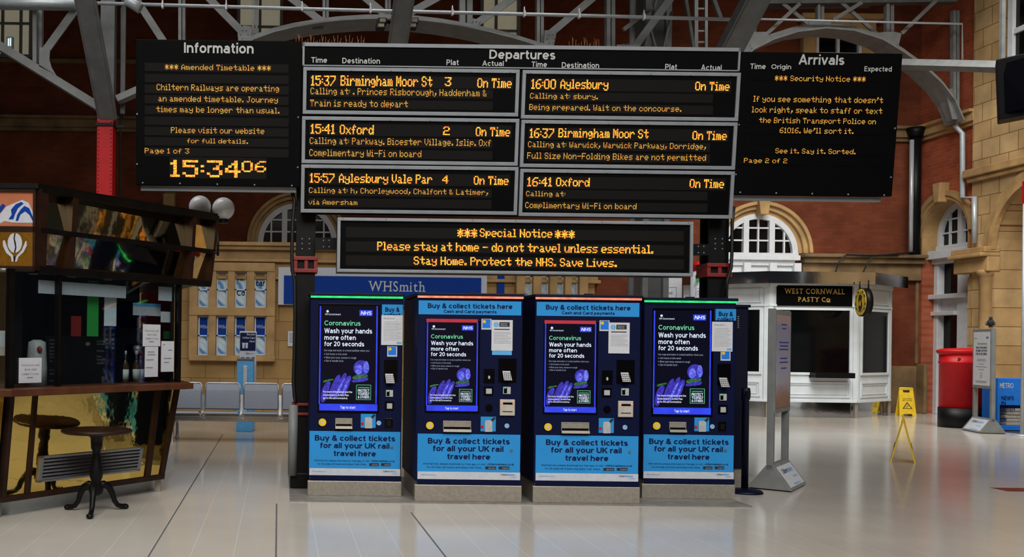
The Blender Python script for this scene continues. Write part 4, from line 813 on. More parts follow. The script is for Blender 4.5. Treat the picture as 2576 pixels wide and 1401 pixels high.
# ------------------------------------------------------------------ ticket machines
def screen_ui(t, pl, q, red):
    # q maps the narrow machine's picture coordinates onto this screen
    def R(mb, x0, y0, x1, y1, d0, d1): a, b = q(x0, y0), q(x1, y1); return mb.pr(pl, a[0], a[1], b[0], b[1], d0, d1)
    def Tx(mb, s_, x0, x1, y0, y1, d=.0066, **k): a, b = q(x0, y0), q(x1, y1); return mb.text(pl, s_, a[0], b[0], a[1], b[1], d, **k)
    mb = MB(); R(mb, 800, 764, 955, 1040, -.01, .003); bz = mb.build('screen_bezel', M['bezel'], t, .002)
    mb = MB(); R(mb, 803, 770, 949, 1033, .003, .0045); sc_ = mb.build('screen', M['scr'], t)
    mb = MB(); R(mb, 803, 770, 806.5, 1016, .0045, .0055); R(mb, 945.5, 770, 949, 1016, .0045, .0055); R(mb, 803, 1016, 949, 1033, .0045, .0055); mb.build('blue_border', M['scr_blue'], sc_)
    if red:
        mb = MB(); R(mb, 803, 761, 949, 771, .0045, .0055); mb.build('red_bar', M['scr_red'], sc_)
    mb = MB(); R(mb, 904, 780, 937, 795, .0045, .0055); mb.build('logo_box', M['scr_blue'], sc_)
    mb = MB(); Tx(mb, 'NHS', 907, 934, 783, 792, bold=.03, slant=.18); mb.build('logo_text', M['scr_white'], sc_); mb = MB()
    Tx(mb, 'Wash your hands', 816, 936, 826, 838.5, bold=.018); Tx(mb, 'more often', 816, 895, 843, 855, bold=.018); Tx(mb, 'for 20 seconds', 816, 916, 859, 871, bold=.018); mb.build('headline_text', M['scr_white'], sc_); mb = MB()
    Tx(mb, 'Tap to start', 856, 894, 1021, 1028, bold=.012); mb.build('button_text', M['scr_white'], sc_); mb = MB()
    Tx(mb, 'HM Government', 818, 857, 788, 793); a, b = q(824, 783), q(826, 783); mb.disc(pl, a[0], a[1], 3.2, .0055, .0062, 10); mb.build('crown_logo_text', M['scr_white'], sc_); mb = MB()
    Tx(mb, 'PROTECT', 900, 929, 979, 986, bold=.03); Tx(mb, 'YOURSELF', 900, 929, 987, 994, bold=.03); Tx(mb, '& OTHERS', 900, 929, 995.5, 1002, bold=.03); mb.build('slogan_text', M['scr_white'], sc_); mb = MB()
    Tx(mb, 'For more information and the', 813, 886, 983, 988, bold=.012); Tx(mb, "Government's Action Plan", 813, 877, 991, 996, bold=.012); Tx(mb, 'go to nhs.uk/coronavirus', 813, 874, 998.5, 1003.5, bold=.012)
    mb.build('address_text', M['scr_white'], sc_)
    mb = MB(); Tx(mb, 'Use soap and water or a hand sanitiser when you:', 815, 929, 879, 884, res=1); Tx(mb, 'Get home or into work', 820, 873, 888, 893, res=1); Tx(mb, 'Blow your nose, sneeze or cough', 820, 896, 897, 902, res=1); Tx(mb, 'Eat or handle food', 820, 863, 905, 910, res=1)
    for yy in (890.5, 899, 907.5): R(mb, 815.5, yy - 1, 817.5, yy + 1, .0055, .006)
    mb.build('small_text', M['scr_dim'], sc_)
    mb = MB(); Tx(mb, 'Coronavirus', 816, 907, 806.5, 819, bold=.008); mb.build('mint_heading', M['scr_green'], sc_); mb = MB()
    Tx(mb, 'CORONAVIRUS', 900, 929, 973.5, 976.5, bold=.02)
    a, b = q(896, 968), q(933, 1005.5); u0, v0, u1, v1 = pl.rect(a[0], a[1], b[0], b[1]); mb.frm(pl, u0, v0, u1, v1, .0035, .0045, .006); mb.build('mint_text', M['scr_green'], sc_)
    # the photograph on the screen: fingers reaching for a lathered hand
    mb = MB(); 
    def Q(L):                                                  # corners rounded off
        for _ in range(2):
            R2 = []
            for a, b in zip(L, L[1:] + L[:1]): R2 += [(a[0] * .75 + b[0] * .25, a[1] * .75 + b[1] * .25), (a[0] * .25 + b[0] * .75, a[1] * .25 + b[1] * .75)]
            L = R2
        return [q(*p) for p in L]
    for L in ([(807, 1012), (808, 985), (816, 966), (826, 958), (833, 962), (828, 978), (822, 1000), (816, 1012)], [(824, 1000), (834, 968), (846, 946), (853, 941), (857, 946), (852, 962), (842, 984), (838, 1000)], [(836, 1000), (848, 966), (862, 942), (869, 937), (873, 943), (867, 960), (856, 984), (850, 1000)], [(852, 996), (862, 966), (874, 946), (882, 944), (884, 952), (877, 972), (868, 996)]):
        mb.ppoly(pl, Q(L), .0045, .0052)
    mb.ppoly(pl, Q([(884, 962), (886, 955), (905, 952), (924, 948), (927, 952), (924, 958), (905, 961)]), .0045, .0052)
    mb.build('hand_picture', M['scr_hand'], sc_)
    mb = MB(); x, y = q(909, 926); x2, _ = q(929, 926); mb.disc(pl, x, y, x2 - x, .0045, .005, 24); mb.build('round_picture', M['scr_hand'], sc_)
    mb = MB(); x, y = q(902, 929); x2, _ = q(911, 929); mb.disc(pl, x, y, (x2 - x), .0051, .0055, 16, (x2 - x) * 1.4); x, y = q(921, 924); mb.disc(pl, x, y, (x2 - x) * .7, .0051, .0055, 16, (x2 - x) * 1.6)
    mb.ppoly(pl, Q([(844, 990), (858, 962), (866, 950), (868, 953), (858, 974), (850, 992)]), .0053, .0056); mb.ppoly(pl, Q([(860, 990), (868, 966), (877, 952), (879, 956), (872, 972), (864, 992)]), .0053, .0056); mb.build('pale_picture', M['scr_pale'], sc_)
    mb = MB(); mb.ppoly(pl, Q([(886, 955), (887, 945), (910, 942), (925, 942), (925, 948), (905, 952)]), .0045, .0053); mb.ppoly(pl, Q([(812, 964), (813, 956), (840, 952), (838, 957), (826, 958)]), .0045, .0053); mb.build('green_picture', M['scr_dkgreen'], sc_)
def lower_sign(t, pl, x0, x1, y0, y1, y2, tx, key):
    mb = MB(); mb.pr(pl, x0, y0, x1, y1, 0, .006); s_ = mb.build('lower_sign', M['cyan'], t)
    mb = MB(); mb.pr(pl, x0, y1, x1, y2, 0, .006); mb.build('white_strip', M['white_vinyl'], s_)
    mb = MB(); h = y1 - y0
    (a0, a1), (b0, b1), (c0, c1) = tx
    for body, xa, xb, f in (('Buy & collect tickets', a0, a1, .11), ('for all your UK rail', b0, b1, .31), ('travel here', c0, c1, .52)): mb.text(pl, body, xa, xb, y0 + h * f, y0 + h * (f + .145), .0075, .036)
    w_ = x1 - x0
    mb.text(pl, 'Alternatively, please download our free app, or visit', x0 + w_ * .055, x0 + w_ * .66, y0 + h * .76, y0 + h * .81, .0075, 0, res=1); mb.text(pl, 'chilternrailways.co.uk', x0 + w_ * .68, x0 + w_ * .94, y0 + h * .77, y0 + h * .82, .0075, .02, res=1)
    mb.text(pl, 'for UK wide rail tickets and latest train times.', x0 + w_ * .09, x0 + w_ * .63, y0 + h * .85, y0 + h * .90, .0075, 0, res=1)
    mb.text(pl, 'Chiltern', x0 + w_ * .81, x0 + w_ * .88, y1 + 4.5, y1 + 9, .0075, .01, res=1)
    mb.build('lettering', M['navy_ink'], s_)
    mb = MB()
    for f in (.66, .79): mb.pr(pl, x0 + w_ * f, y0 + h * .855, x0 + w_ * (f + .105), y0 + h * .93, .006, .007)
    mb.build('badge', M['ink_black'], s_)
    mb = MB(); mb.text(pl, 'App Store', x0 + w_ * .69, x0 + w_ * .755, y0 + h * .88, y0 + h * .91, .008, 0, res=1); mb.text(pl, 'Google Play', x0 + w_ * .825, x0 + w_ * .888, y0 + h * .88, y0 + h * .91, .008, 0, res=1)
    mb.build('badge_text', M['white_vinyl'], s_)
    mb = MB(); mb.text(pl, 'railways', x0 + w_ * .882, x0 + w_ * .95, y1 + 4.5, y1 + 9, .0075, .01, res=1); mb.text(pl, 'by arriva', x0 + w_ * .91, x0 + w_ * .965, y1 + 11, y1 + 14, .0075, 0, res=1); mb.text(pl, 'chilternrailways.co.uk', x0 + w_ * .03, x0 + w_ * .18, y1 + 5, y1 + 8, .0075, 0, res=1); mb.build('strip_text', M['cyan'], s_)
    mb = MB(); mb.disc(pl, key[0], key[1], 3.4, .006, .012, 14); mb.build('lock', M['steel_dark'], t)
def fittings(t, pl, yb, sp, wc, tr):
    mb = MB(); mb.disc(pl, yb[0], yb[1], 11.5, 0, .006, 24); r_ = mb.build('call_button_rim', M['black'], t)
    mb = MB(); mb.disc(pl, yb[0], yb[1], 9.6, .006, .012, 24); b_ = mb.build('call_button', M['yellow'], t)
    mb = MB(); mb.ppoly(pl, [(yb[0] - 4, yb[1] - 2), (yb[0] - 1, yb[1] - 2), (yb[0] + 3, yb[1] - 5), (yb[0] + 3, yb[1] + 5), (yb[0] - 1, yb[1] + 2), (yb[0] - 4, yb[1] + 2)], .012, .013); mb.build('horn_symbol', M['white_vinyl'], b_)
    mb = MB(); mb.pr(pl, sp[0], sp[1], sp[2], sp[3], 0, .003); s_ = mb.build('card_sticker', M['cyan'], t)
    w_, h = sp[2] - sp[0], sp[3] - sp[1]
    mb = MB(); mb.ppoly(pl, [(sp[0] + w_ * .27, sp[3] + 1), (sp[0] + w_ * .27, sp[1] + h * .32), (sp[0] + w_ * .34, sp[1] + h * .24), (sp[0] + w_ * .68, sp[1] + h * .24), (sp[0] + w_ * .76, sp[1] + h * .34), (sp[0] + w_ * .76, sp[3] + 1)], .003, .012); mb.build('card_reader', M['greypad'], t)
    mb = MB(); mb.ppoly(pl, [(sp[2] - w_ * .34, sp[1] + h * .22), (sp[2] - w_ * .12, sp[1] + h * .02), (sp[2], sp[1] + h * .1), (sp[2] - w_ * .22, sp[1] + h * .36)], .003, .005); mb.build('ticket_symbol', M['ink_black'], s_)
    mb = MB(); mb.disc(pl, sp[0] + w_ * .1, sp[3] - h * .3, 3.6, .003, .006, 14); mb.build('red_mark', M['red'], s_)
    mb = MB(); mb.disc(pl, wc[0], wc[1], 6, 0, .003, 20); d_ = mb.build('wheelchair_sticker', M['skyblue'], t)
    mb = MB(); mb.arc(pl, *pl.uv(wc[0], wc[1]), .016, .0195, .003, .004, 0, 2 * math.pi, 20); mb.disc(pl, wc[0] - 1, wc[1] - 2.5, 1, .003, .004, 8); u, v = pl.uv(wc[0], wc[1]); mb.panel(pl, u - .005, v - .006, u - .001, v + .007, .003, .004); mb.arc(pl, u, v - .004, .006, .009, .003, .004, -2.6, .3, 10); mb.build('wheelchair_symbol', M['white_vinyl'], d_)
    mb = MB(); u0, v0, u1, v1 = pl.rect(*tr); mb.frm(pl, u0, v0, u1, v1, .006, 0, .012); mb.poly([pl.pt(u0, v0, 0), pl.pt(u0, v0 + .025, 0), pl.pt(u0, v0 + .022, .03), pl.pt(u0, v0, .035)], pl.e1 * (u1 - u0)); o = mb.build('ticket_tray', M['brushed'], t, .002)
    mb = MB(); mb.panel(pl, u0 + .006, v0 + .02, u1 - .006, v1 - .006, .0, .004); mb.build('tray_recess', M['bezel'], o); mb = MB(); mb.panel(pl, u0 + .006, v1 - (v1 - v0) * .55, u1 - .006, v1 - .006, .004, .008); mb.build('tray_flap', M['brushed'], o)
def keypad(t, pl, x0, y0, x1, y1, rec):
    mb = MB(); mb.pr(pl, *rec, 0, .004); o = mb.build('keypad_recess', M['bezel'], t)
    u0, v0, u1, v1 = pl.rect(x0, y0, x1, y1); mb = MB(); mb.poly([pl.pt(u0, v1, .006), pl.pt(u1 - .01, v1, .006), pl.pt(u1, v0, .045), pl.pt(u0 + .006, v0, .045)], pl.n * .008); kp = mb.build('keypad', M['greypad'], t)
    mb = MB()
    for i in range(4):
        for j in range(4):
            c = pl.pt(u0 + .014 + j * (u1 - u0) * .22, v1 - .018 - i * (v1 - v0) * .21, .0165 + .039 * (.2 + i * .21)); mb.box(c.x - .005, c.y - .003, c.z - .005, c.x + .005, c.y, c.z + .005)
    mb.build('keys', M['steel_dark'], kp)
def reader(t, pl, x0, y0, x1, y1):
    mb = MB(); mb.pr(pl, x0, y0, x1, y1, 0, .012); r_ = mb.build('card_reader_slot', M['greypad'], t, .002); w_ = x1 - x0
    mb = MB(); mb.pr(pl, x0 + w_ * .1, y0 + 2, x0 + w_ * .5, y1 - 2, .012, .014); mb.build('slot', M['bezel'], r_)
    mb = MB(); mb.pr(pl, x0 + w_ * .15, y0 + 1, x0 + w_ * .4, y0 + 4, .014, .016); mb.build('green_lamp', M['strip_green'], r_)
def card_sign(t, pl, x0, y0, x1, y1):
    mb = MB(); mb.pr(pl, x0, y0, x1, y1, 0, .003); s_ = mb.build('contactless_sticker', M['white_vinyl'], t); mb = MB(); mb.pr(pl, x0 + 2.5, y0 + 1, x1 - 2.5, y1 - 4, .003, .004); mb.build('blue_card', M['blue_plastic'], s_)
    mb = MB(); mb.disc(pl, x0 + 7, y0 + 7, 4.2, .004, .005, 14); mb.build('orange_mark', M['yellow'], s_)
def body(t, pl, x0, x1, yt, ybase, ysteel, dep, strip, striph):
    u0, v0, u1, v1 = pl.rect(x0, yt, x1, ybase); y0 = pl.p0.y; z0 = .012; zs_ = pl.uv((x0 + x1) / 2, ysteel)[1]; zst = pl.uv(x0, strip[2])[1]
    mb = MB(); mb.box(u0, y0, zs_ + .03, u1, y0 + dep, v1 - .02); mb.build('body', M['navy'], t, .008)
    mb = MB(); mb.box(u0 + .02, y0 + .03, z0, u1 - .02, y0 + dep, zs_ + .03); mb.box(u0 - .005, y0 - .012, z0, u1 + .005, y0 + .03, zs_); mb.build('base_plinth', M['brushed'], t, .004)
    mb = MB(); mb.box(u0 - .01, y0 - .025, zst + .012, u1 + .01, y0 + dep, v1 + .012); mb.box(u0 + (u1 - u0) * .48, y0 + .02, v1 + .012, u0 + (u1 - u0) * .56, y0 + .08, v1 + .024); mb.build('top_cap', M['navy_dark'], t, .006)
    mb = MB(); mb.box(u0 + .002, y0 - .022, zst - .006, u1 - .002, y0 + .01, zst + .012); mb.build('light_strip', M['strip_green'] if striph == 'g' else M['strip_red'], t)
    mb = MB(); mb.pr(pl, x0 + 2, ysteel - 13, x1 - 2, ysteel - 1, 0, .004); mb.build('kick_panel', M['navy'], t)
GM = 'ticket machines in the row'
def narrow(lb):
    pl = front(8.71); t = thing('ticket_machine', lb, 'ticket machine', (pl.hit(893, 1250).x, 8.71 + .18, .012), 0, GM)
    body(t, pl, 778, 1011, 741, 1250, 1210, .30, (783, 1016, 747), 'g')
    screen_ui(t, pl, lambda x, y: (x, y), False)
    mb = MB(); mb.pr(pl, 961, 766, 1013, 795, 0, .004); s_ = mb.build('upper_sign', M['cyan'], t)
    mb = MB(); mb.text(pl, 'Buy &', 969, 1005, 773, 784, .0055, .034); mb.text(pl, 'collect', 966, 1007, 787, 797, .0055, .034); mb.build('lettering', M['navy_ink'], s_)
    card_sign(t, pl, 974, 871, 999, 897); keypad(t, pl, 968.5, 940, 991, 963, (966, 905, 1000, 961)); reader(t, pl, 970.5, 981, 988.5, 998)
    mb = MB(); mb.pr(pl, 968, 1009, 991, 1033, 0, .003); pb = mb.build('button_plate', M['bezel'], t); mb = MB(); mb.pr(pl, 973, 1014.5, 986.5, 1028, .003, .012); mb.build('button', M['greypad'], pb, .002)
    mb = MB(); mb.pr(pl, 968, 1052, 988, 1076, 0, .006); c_ = mb.build('coin_return', M['bezel'], t, .003); mb = MB(); mb.pr(pl, 973, 1057, 983, 1071, .006, .009); mb.build('flap', M['black'], c_)
    fittings(t, pl, (811, 1062), (907.5, 1041, 945, 1076), (953, 1064), (843, 1052, 886, 1078))
    lower_sign(t, pl, 778, 1006.5, 1085, 1178.5, 1196, ((792, 994), (805.5, 979.5), (839.5, 945.6)), (986, 1125))
    return t
m1 = narrow('narrow navy ticket machine with green light bar beside the left black post')
def wide(lb):
    pl = front(8.46); t = thing('ticket_machine', lb, 'ticket machine', (pl.hit(1175, 1263).x, 8.46 + .45, .012), 0, GM)
    body(t, pl, 1047, 1313, 741, 1263, 1220, .90, (1052, 1317, 747), 'r')
    mb = MB(); mb.pr(pl, 1053, 757, 1311, 792, 0, .004); s_ = mb.build('upper_sign', M['cyan'], t)
    mb = MB(); mb.text(pl, 'Buy & collect tickets here', 1076, 1289, 764, 776, .0055, .034); mb.text(pl, 'Cash and Card payments', 1116, 1249, 780, 787.5, .0055, .03); mb.build('lettering', M['navy_ink'], s_)
    kx = (1201.5 - 1072.5) / 146.0; ky = (1034 - 810) / 263.0
    screen_ui(t, pl, lambda x, y: (1072.5 + (x - 803) * kx, 810 + (y - 770) * ky), True)
    card_sign(t, pl, 1211, 802, 1236, 829); keypad(t, pl, 1263, 933, 1285, 956, (1254, 902, 1299, 962)); reader(t, pl, 1265, 973, 1284, 991)
    mb = MB(); mb.pr(pl, 1217, 928, 1244, 964, 0, .003); cp = mb.build('coin_plate', M['bezel'], t); mb = MB(); mb.disc(pl, 1230, 949, 2.6, .003, .010, 12, 4.5); mb.build('coin_slot', M['greypad'], cp)
    mb = MB(); mb.pr(pl, 1217, 972, 1241, 996, 0, .003); pb = mb.build('button_plate', M['bezel'], t); mb = MB(); mb.pr(pl, 1222, 977.5, 1236.5, 990.5, .003, .012); mb.build('button', M['greypad'], pb, .002)
    mb = MB(); mb.pr(pl, 1256.5, 1004.5, 1294, 1045, 0, .022); bl = mb.build('banknote_slot', M['beige_metal'], t, .004)
    mb = MB(); mb.pr(pl, 1264, 1012, 1288, 1017, .022, .024); mb.build('slot', M['bezel'], bl); mb = MB(); mb.pr(pl, 1263, 1034, 1288, 1036, .022, .023); mb.build('slot', M['bezel'], bl); mb = MB(); mb.pr(pl, 1287.5, 1011, 1292, 1015, .022, .025); mb.build('red_lamp', M['strip_red'], bl); mb = MB(); mb.pr(pl, 1259, 1011, 1263, 1015, .022, .025); mb.build('red_lamp', M['strip_red'], bl)
    mb = MB(); mb.disc(pl, 1230, 1026, 9, 0, .008, 20); mb.build('round_scanner', M['bezel'], t)
    fittings(t, pl, (1081, 1070), (1209, 1048, 1247, 1085), (1275, 1071), (1114, 1058.5, 1184.5, 1086))
    lower_sign(t, pl, 1050, 1308, 1092, 1187, 1206, ((1076, 1282), (1089, 1266), (1125, 1233)), (1286, 1133))
    return t
m2 = wide('wide navy ticket machine with red light bar, second from the left black post')
dx3 = front(8.46).hit(1339, 1264).x - front(8.46).hit(1042, 1264).x
m3 = copy_tree(m2); m3.location = m2.location + Vector((dx3, 0, 0)); m3['label'] = 'wide navy ticket machine with red light bar, third from the left black post'
dx4 = front(8.80).hit(1611, 1257).x - front(8.71).hit(773, 1250).x
m4 = copy_tree(m1); m4.location = m1.location + Vector((dx4, .07, 0)); m4['label'] = 'narrow navy ticket machine with green light bar at the right end of the row'
# taped notices
def taped(pl, x0, y0, x1, y1, lb, kind, off=.006):
    t = thing('paper_notice', lb, 'notice', pl.hit((x0 + x1) / 2, y1) + pl.n * off, 0, 'paper notices taped to the ticket machines')
    mb = MB(); mb.pr(pl, x0, y0, x1, y1, off, off + .002); mb.build('sheet', M['paper'], t); w_, h = x1 - x0, y1 - y0
    mb = MB()
    if kind == 'brief':
        mb.text(pl, 'Retail Brief', x0 + w_ * .12, x0 + w_ * .62, y0 + h * .08, y0 + h * .13, off + .003)
        for i in range(13): mb.pr(pl, x0 + w_ * .1, y0 + h * (.22 + .05 * i), x0 + w_ * (.9 - .1 * ((i * 7) % 3 == 0)), y0 + h * (.228 + .05 * i), off + .002, off + .0026)
        mb.build('print', M['ink'], t); mb = MB(); mb.pr(pl, x1 - w_ * .28, y1 - h * .1, x1 - w_ * .05, y1 - h * .04, off + .002, off + .003); mb.build('blue_mark', M['skyblue'], t)
    else:
        for i in range(8): mb.pr(pl, x0 + w_ * .1, y0 + h * (.40 + .05 * i), x0 + w_ * (.9 - .12 * (i % 3 == 2)), y0 + h * (.41 + .05 * i), off + .002, off + .0026)
        mb.build('print', M['ink'], t)
        mb = MB(); mb.pr(pl, x0 + w_ * .37, y0 + h * .07, x0 + w_ * .86, y0 + h * .22, off + .002, off + .003); mb.pr(pl, x0 + w_ * .12, y0 + h * .29, x0 + w_ * .86, y0 + h * .32, off + .002, off + .003); mb.build('black_box', M['ink_black'], t)
        mb = MB(); mb.text(pl, 'Payment', x0 + w_ * .43, x0 + w_ * .75, y0 + h * .1, y0 + h * .135, off + .0035, .01); mb.text(pl, 'Methods', x0 + w_ * .43, x0 + w_ * .75, y0 + h * .155, y0 + h * .19, off + .0035, .01); mb.build('white_text', M['white_vinyl'], t)
        mb = MB(); mb.disc(pl, x0 + w_ * .22, y0 + h * .15, w_ * .12, off + .002, off + .003, 16); ic = mb.build('information_symbol', M['skyblue'], t)
        mb = MB(); mb.disc(pl, x0 + w_ * .22, y0 + h * .11, 1, off + .003, off + .004, 8); mb.pr(pl, x0 + w_ * .2, y0 + h * .135, x0 + w_ * .24, y0 + h * .20, off + .003, off + .004); mb.build('letter_i', M['white_vinyl'], ic)
    return t
taped(front(8.71), 959, 793, 1012.5, 868, 'white paper notice taped on the narrow ticket machine beside the left post', 'brief')
taped(front(8.46), 1236, 805, 1289, 882, 'white payment notice on the second ticket machine, blue tab showing under it', 'pay')
taped(front(8.46), 1530, 811.5, 1583, 889, 'white payment notice on the third ticket machine, no blue tab under it', 'pay')
taped(front(8.78), 1790, 809.5, 1842, 884, 'white paper notice taped on the rightmost narrow ticket machine', 'brief')
mb = MB(); mb.pr(front(8.46), 1237.5, 878, 1287, 893, .004, .006); mb.build('blue_sticker', M['skyblue'], label='pale blue sticker peeping out under the payment notice of the second machine', cat='sticker')
# cabinet behind and barrier post
xa, xb = 3.72, at(1881, 1000, 9.5).x
t = thing('ticket_machine', 'dark navy ticket machine seen from its back, behind the row at the right', 'ticket machine', ((xa + xb) / 2, 9.8, .012))
zt_ = at(1860, 765, 9.4).z
mb = MB(); mb.box(xa, 9.5, .2, xb, 10.0, zt_ - .03); mb.build('body', M['navy_dark'], t, .008)
mb = MB(); mb.box(xa - .01, 9.48, zt_ - .03, xb + .012, 10.0, zt_); mb.build('top_cap', M['navy_dark'], t, .006)
mb = MB(); mb.box(xa + .02, 9.52, .012, xb - .02, 10.0, .2); mb.build('base_plinth', M['brushed'], t)
mb = MB(); pl = front(9.5)
for i in range(6): mb.pr(pl, 1855, 795 + 5.5 * i, 1859, 797.5 + 5.5 * i, 0, .002)
mb.build('louvre', M['steel_paint'], t)
p = floor_at(1873, 1239)
t = thing('barrier_post', 'dark navy queue barrier post on a round base beside the rightmost machine', 'barrier post', (p.x, p.y, 0))
mb = MB(); mb.lathe((p.x, p.y, 0), [(.165, 0), (.165, .012), (.15, .028), (.05, .04), (.035, .045)], 32); mb.build('round_base', M['navy_dark'], t)
mb = MB(); mb.lathe((p.x, p.y, .04), [(.032, 0), (.032, .86), (.04, .87), (.04, .97), (.03, .98)], 20); mb.build('pole', M['navy_dark'], t)
mb = MB(); mb.box(p.x - .02, p.y - .055, .93, p.x + .02, p.y - .035, .99); mb.build('belt_clip', M['black'], t)
# ------------------------------------------------------------------ coffee kiosk
KD = Vector((.616, .788, 0)); KN = Vector((.788, -.616, 0)); KO = Vector((-2.2, 7.66, 0))
def kplane(c0, c1, z0, z1):                                    # leaning face: n.p = c0 at z0 and c1 at z1
    a = KN * c0 + Z * z0; b = KN * c1 + Z * z1
    n = KD.cross((b - a).normalized()); n = n if n.dot(KN) > 0 else -n
    return Pl(a, n)
tk = thing('coffee_kiosk', 'dark wood and mirror brass coffee kiosk with overhanging canopy at the left', 'kiosk', (-2.2, 9.0, 0))
KB = kplane(-6.30, -6.25, .13, .97)                            # body face
KG = kplane(-6.20, -6.20, 1.0, 1.95)                           # glazing
KC = kplane(-6.22, -6.20, 1.95, 2.6)                           # canopy face
def kpt(pl, x, z):                                             # the point of a face at picture column x and height z
    lo, hi = 200.0, 1500.0
    for _ in range(40):
        mid = (lo + hi) / 2
        if pl.hit(x, mid).z > z: lo = mid
        else: hi = mid
    return pl.hit(x, mid)
def kquad(mb, pl, xa, xb, z0, z1, d0, d1):                     # slab on a leaning face between two columns of the picture at its foot and head
    P = [kpt(pl, xa[0], z0), kpt(pl, xb[0], z0), kpt(pl, xb[1], z1), kpt(pl, xa[1], z1)]
    return mb.poly([p + pl.n * d0 for p in P], pl.n * (d1 - d0))
# body
A0, C0 = kpt(KB, 10, .13), kpt(KB, 408, .13); A1, C1 = kpt(KB, 33, .97), kpt(KB, 449, .97)
mb = MB(); G = lambda z0, pts0, z1, pts1: mb.add([Vector((p[0], p[1], z0)) for p in pts0] + [Vector((p[0], p[1], z1)) for p in pts1], [tuple(range(len(pts0) - 1, -1, -1)), tuple(range(len(pts0), 2 * len(pts0)))] + [(i, (i + 1) % len(pts0), (i + 1) % len(pts0) + len(pts0), i + len(pts0)) for i in range(len(pts0))])
e = KN * .02
bot = [(-5.2, A0.y - e.y), (A0.x - e.x, A0.y - e.y), (C0.x - e.x, C0.y - e.y), (C0.x - e.x - .75, 11.2), (-5.2, 11.2)]
top = [(-5.2, A1.y - e.y), (A1.x - e.x, A1.y - e.y), (C1.x - e.x, C1.y - e.y), (C1.x - e.x - .75, 11.2), (-5.2, 11.2)]
G(.13, bot, .97, top); mb.build('body', M['wood_black'], tk)
mb = MB(); G(0, [(-5.0, A0.y + .12), (A0.x + .0, A0.y + .16), (C0.x - .12, C0.y + .12), (C0.x - .12, 11), (-5, 11)], .13, [(-5.0, A0.y + .12), (A0.x + .0, A0.y + .16), (C0.x - .12, C0.y + .12), (C0.x - .12, 11), (-5, 11)]); mb.build('recessed_base', M['kiosk_white'], tk)
for x, z in ((4, 0), (407, 0)):
    mb = MB(); p = kpt(KB, x, .13) - KN * .05; mb.box(p.x - .025, p.y - .025, 0, p.x + .025, p.y + .025, .13); mb.build('foot', M['brushed'], tk)
cols = [((10, 33), (61, 84)), ((71, 92), (362, 392)), ((372, 402), (399, 440))]
for xa, xb in cols:
    mb = MB(); kquad(mb, KB, xa, xb, .16, .96, 0, .006); mb.build('brass_panel', M['brass'], tk)
for xa, xb in (((0, 22), (10, 33)), ((61, 84), (71, 92)), ((362, 392), (373, 402)), ((399, 440), (408, 449))):
    mb = MB(); kquad(mb, KB, xa, xb, .13, .97, -.02, .025); mb.build('corner_post', M['wood'], tk)
mb = MB(); kquad(mb, KB, (0, 0), (408, 409), .125, .165, -.02, .03); mb.build('bottom_rail', M['wood'], tk)
mb = MB(); mb.poly([(-5.2, A0.y - .03, .16), (A0.x - .06, A0.y - .03, .16), (A1.x - .06, A1.y - .03, .96), (-5.2, A1.y - .03, .96)], (0, -.006, 0)); mb.build('brass_panel', M['brass'], tk)
# louvred grille low on the brass panel
def bpt(x, y): return KB.hit(x, y)
g4 = [(91, 1213), (98, 1148), (356, 1124), (347, 1183)]
mb = MB()
P = [bpt(*g) + KB.n * .007 for g in g4]
def lerp2(u, v): return (P[0] * (1 - u) + P[3] * u) * (1 - v) + (P[1] * (1 - u) + P[2] * u) * v
for a, b, c, d in ((0, .03, 0, 1), (.97, 1, 0, 1), (0, 1, 0, .08), (0, 1, .92, 1)):
    mb.poly([lerp2(a, c), lerp2(b, c), lerp2(b, d), lerp2(a, d)], KB.n * .02)
gr = mb.build('louvre_grille', M['grille'], tk)
for i in range(6):
    v = .10 + i * .138; mb = MB(); mb.hexa([lerp2(.03, v), lerp2(.97, v), lerp2(.97, v) + KB.n * .022, lerp2(.03, v) + KB.n * .022, lerp2(.03, v + .075), lerp2(.97, v + .075), lerp2(.97, v + .075) + KB.n * .004, lerp2(.03, v + .075) + KB.n * .004]); mb.build('slat', M['grille'], gr)
mb = MB(); mb.poly([lerp2(.03, .05), lerp2(.97, .05), lerp2(.97, .95), lerp2(.03, .95)], KB.n * .002); mb.build('grille_back', M['black'], gr)
# counter
kc = -6.02
def kxy(x, c, z): return kpt(Pl(KN * c, KN), x, z)
a, b = kxy(28, kc, 1.0), kxy(487, kc, 1.0)
mb = MB(); G(.965, [(-5.3, a.y), (a.x, a.y), (b.x, b.y), (b.x - .75, 11.3), (-5.3, 11.3)], 1.02, [(-5.3, a.y), (a.x, a.y), (b.x, b.y), (b.x - .75, 11.3), (-5.3, 11.3)]); mb.build('counter_top', M['wood_counter'], tk, .006)
# glazing, posts and dark interior
g0, g1 = kxy(26, -6.20, 1.02), kxy(449, -6.20, 1.02)
gz = Pl(g0, KN)
GW = (g1 - g0).dot(gz.e1)
mb = MB(); mb.panel(gz, .03, 0, GW * .25 - .0, .93, -.008, 0); mb.build('window_pane', M['glass'], tk)
mb = MB(); mb.panel(gz, GW * .25 + .03, 0, GW - .02, .93, -.008, 0); mb.build('window_pane', M['glass'], tk)
mb = MB(); mb.box(-5.2, g0.y, 1.02, g0.x - .02, g0.y + .008, 1.95); mb.build('window_pane', M['glass'], tk)
for f, wd in ((0.0, .05), (.25, .03), (1.0, .035)):
    mb = MB(); mb.panel(gz, GW * f - wd / 2, 0, GW * f + wd / 2, .93, -.04, .012); mb.build('window_post', M['wood_black'], tk)
mb = MB(); mb.panel(gz, -.4, 0, GW + .35, .93, -.95, -.9); mb.build('dark_backing', M['wood_black'], tk)  # dark sheets added behind the glass to make the interior black
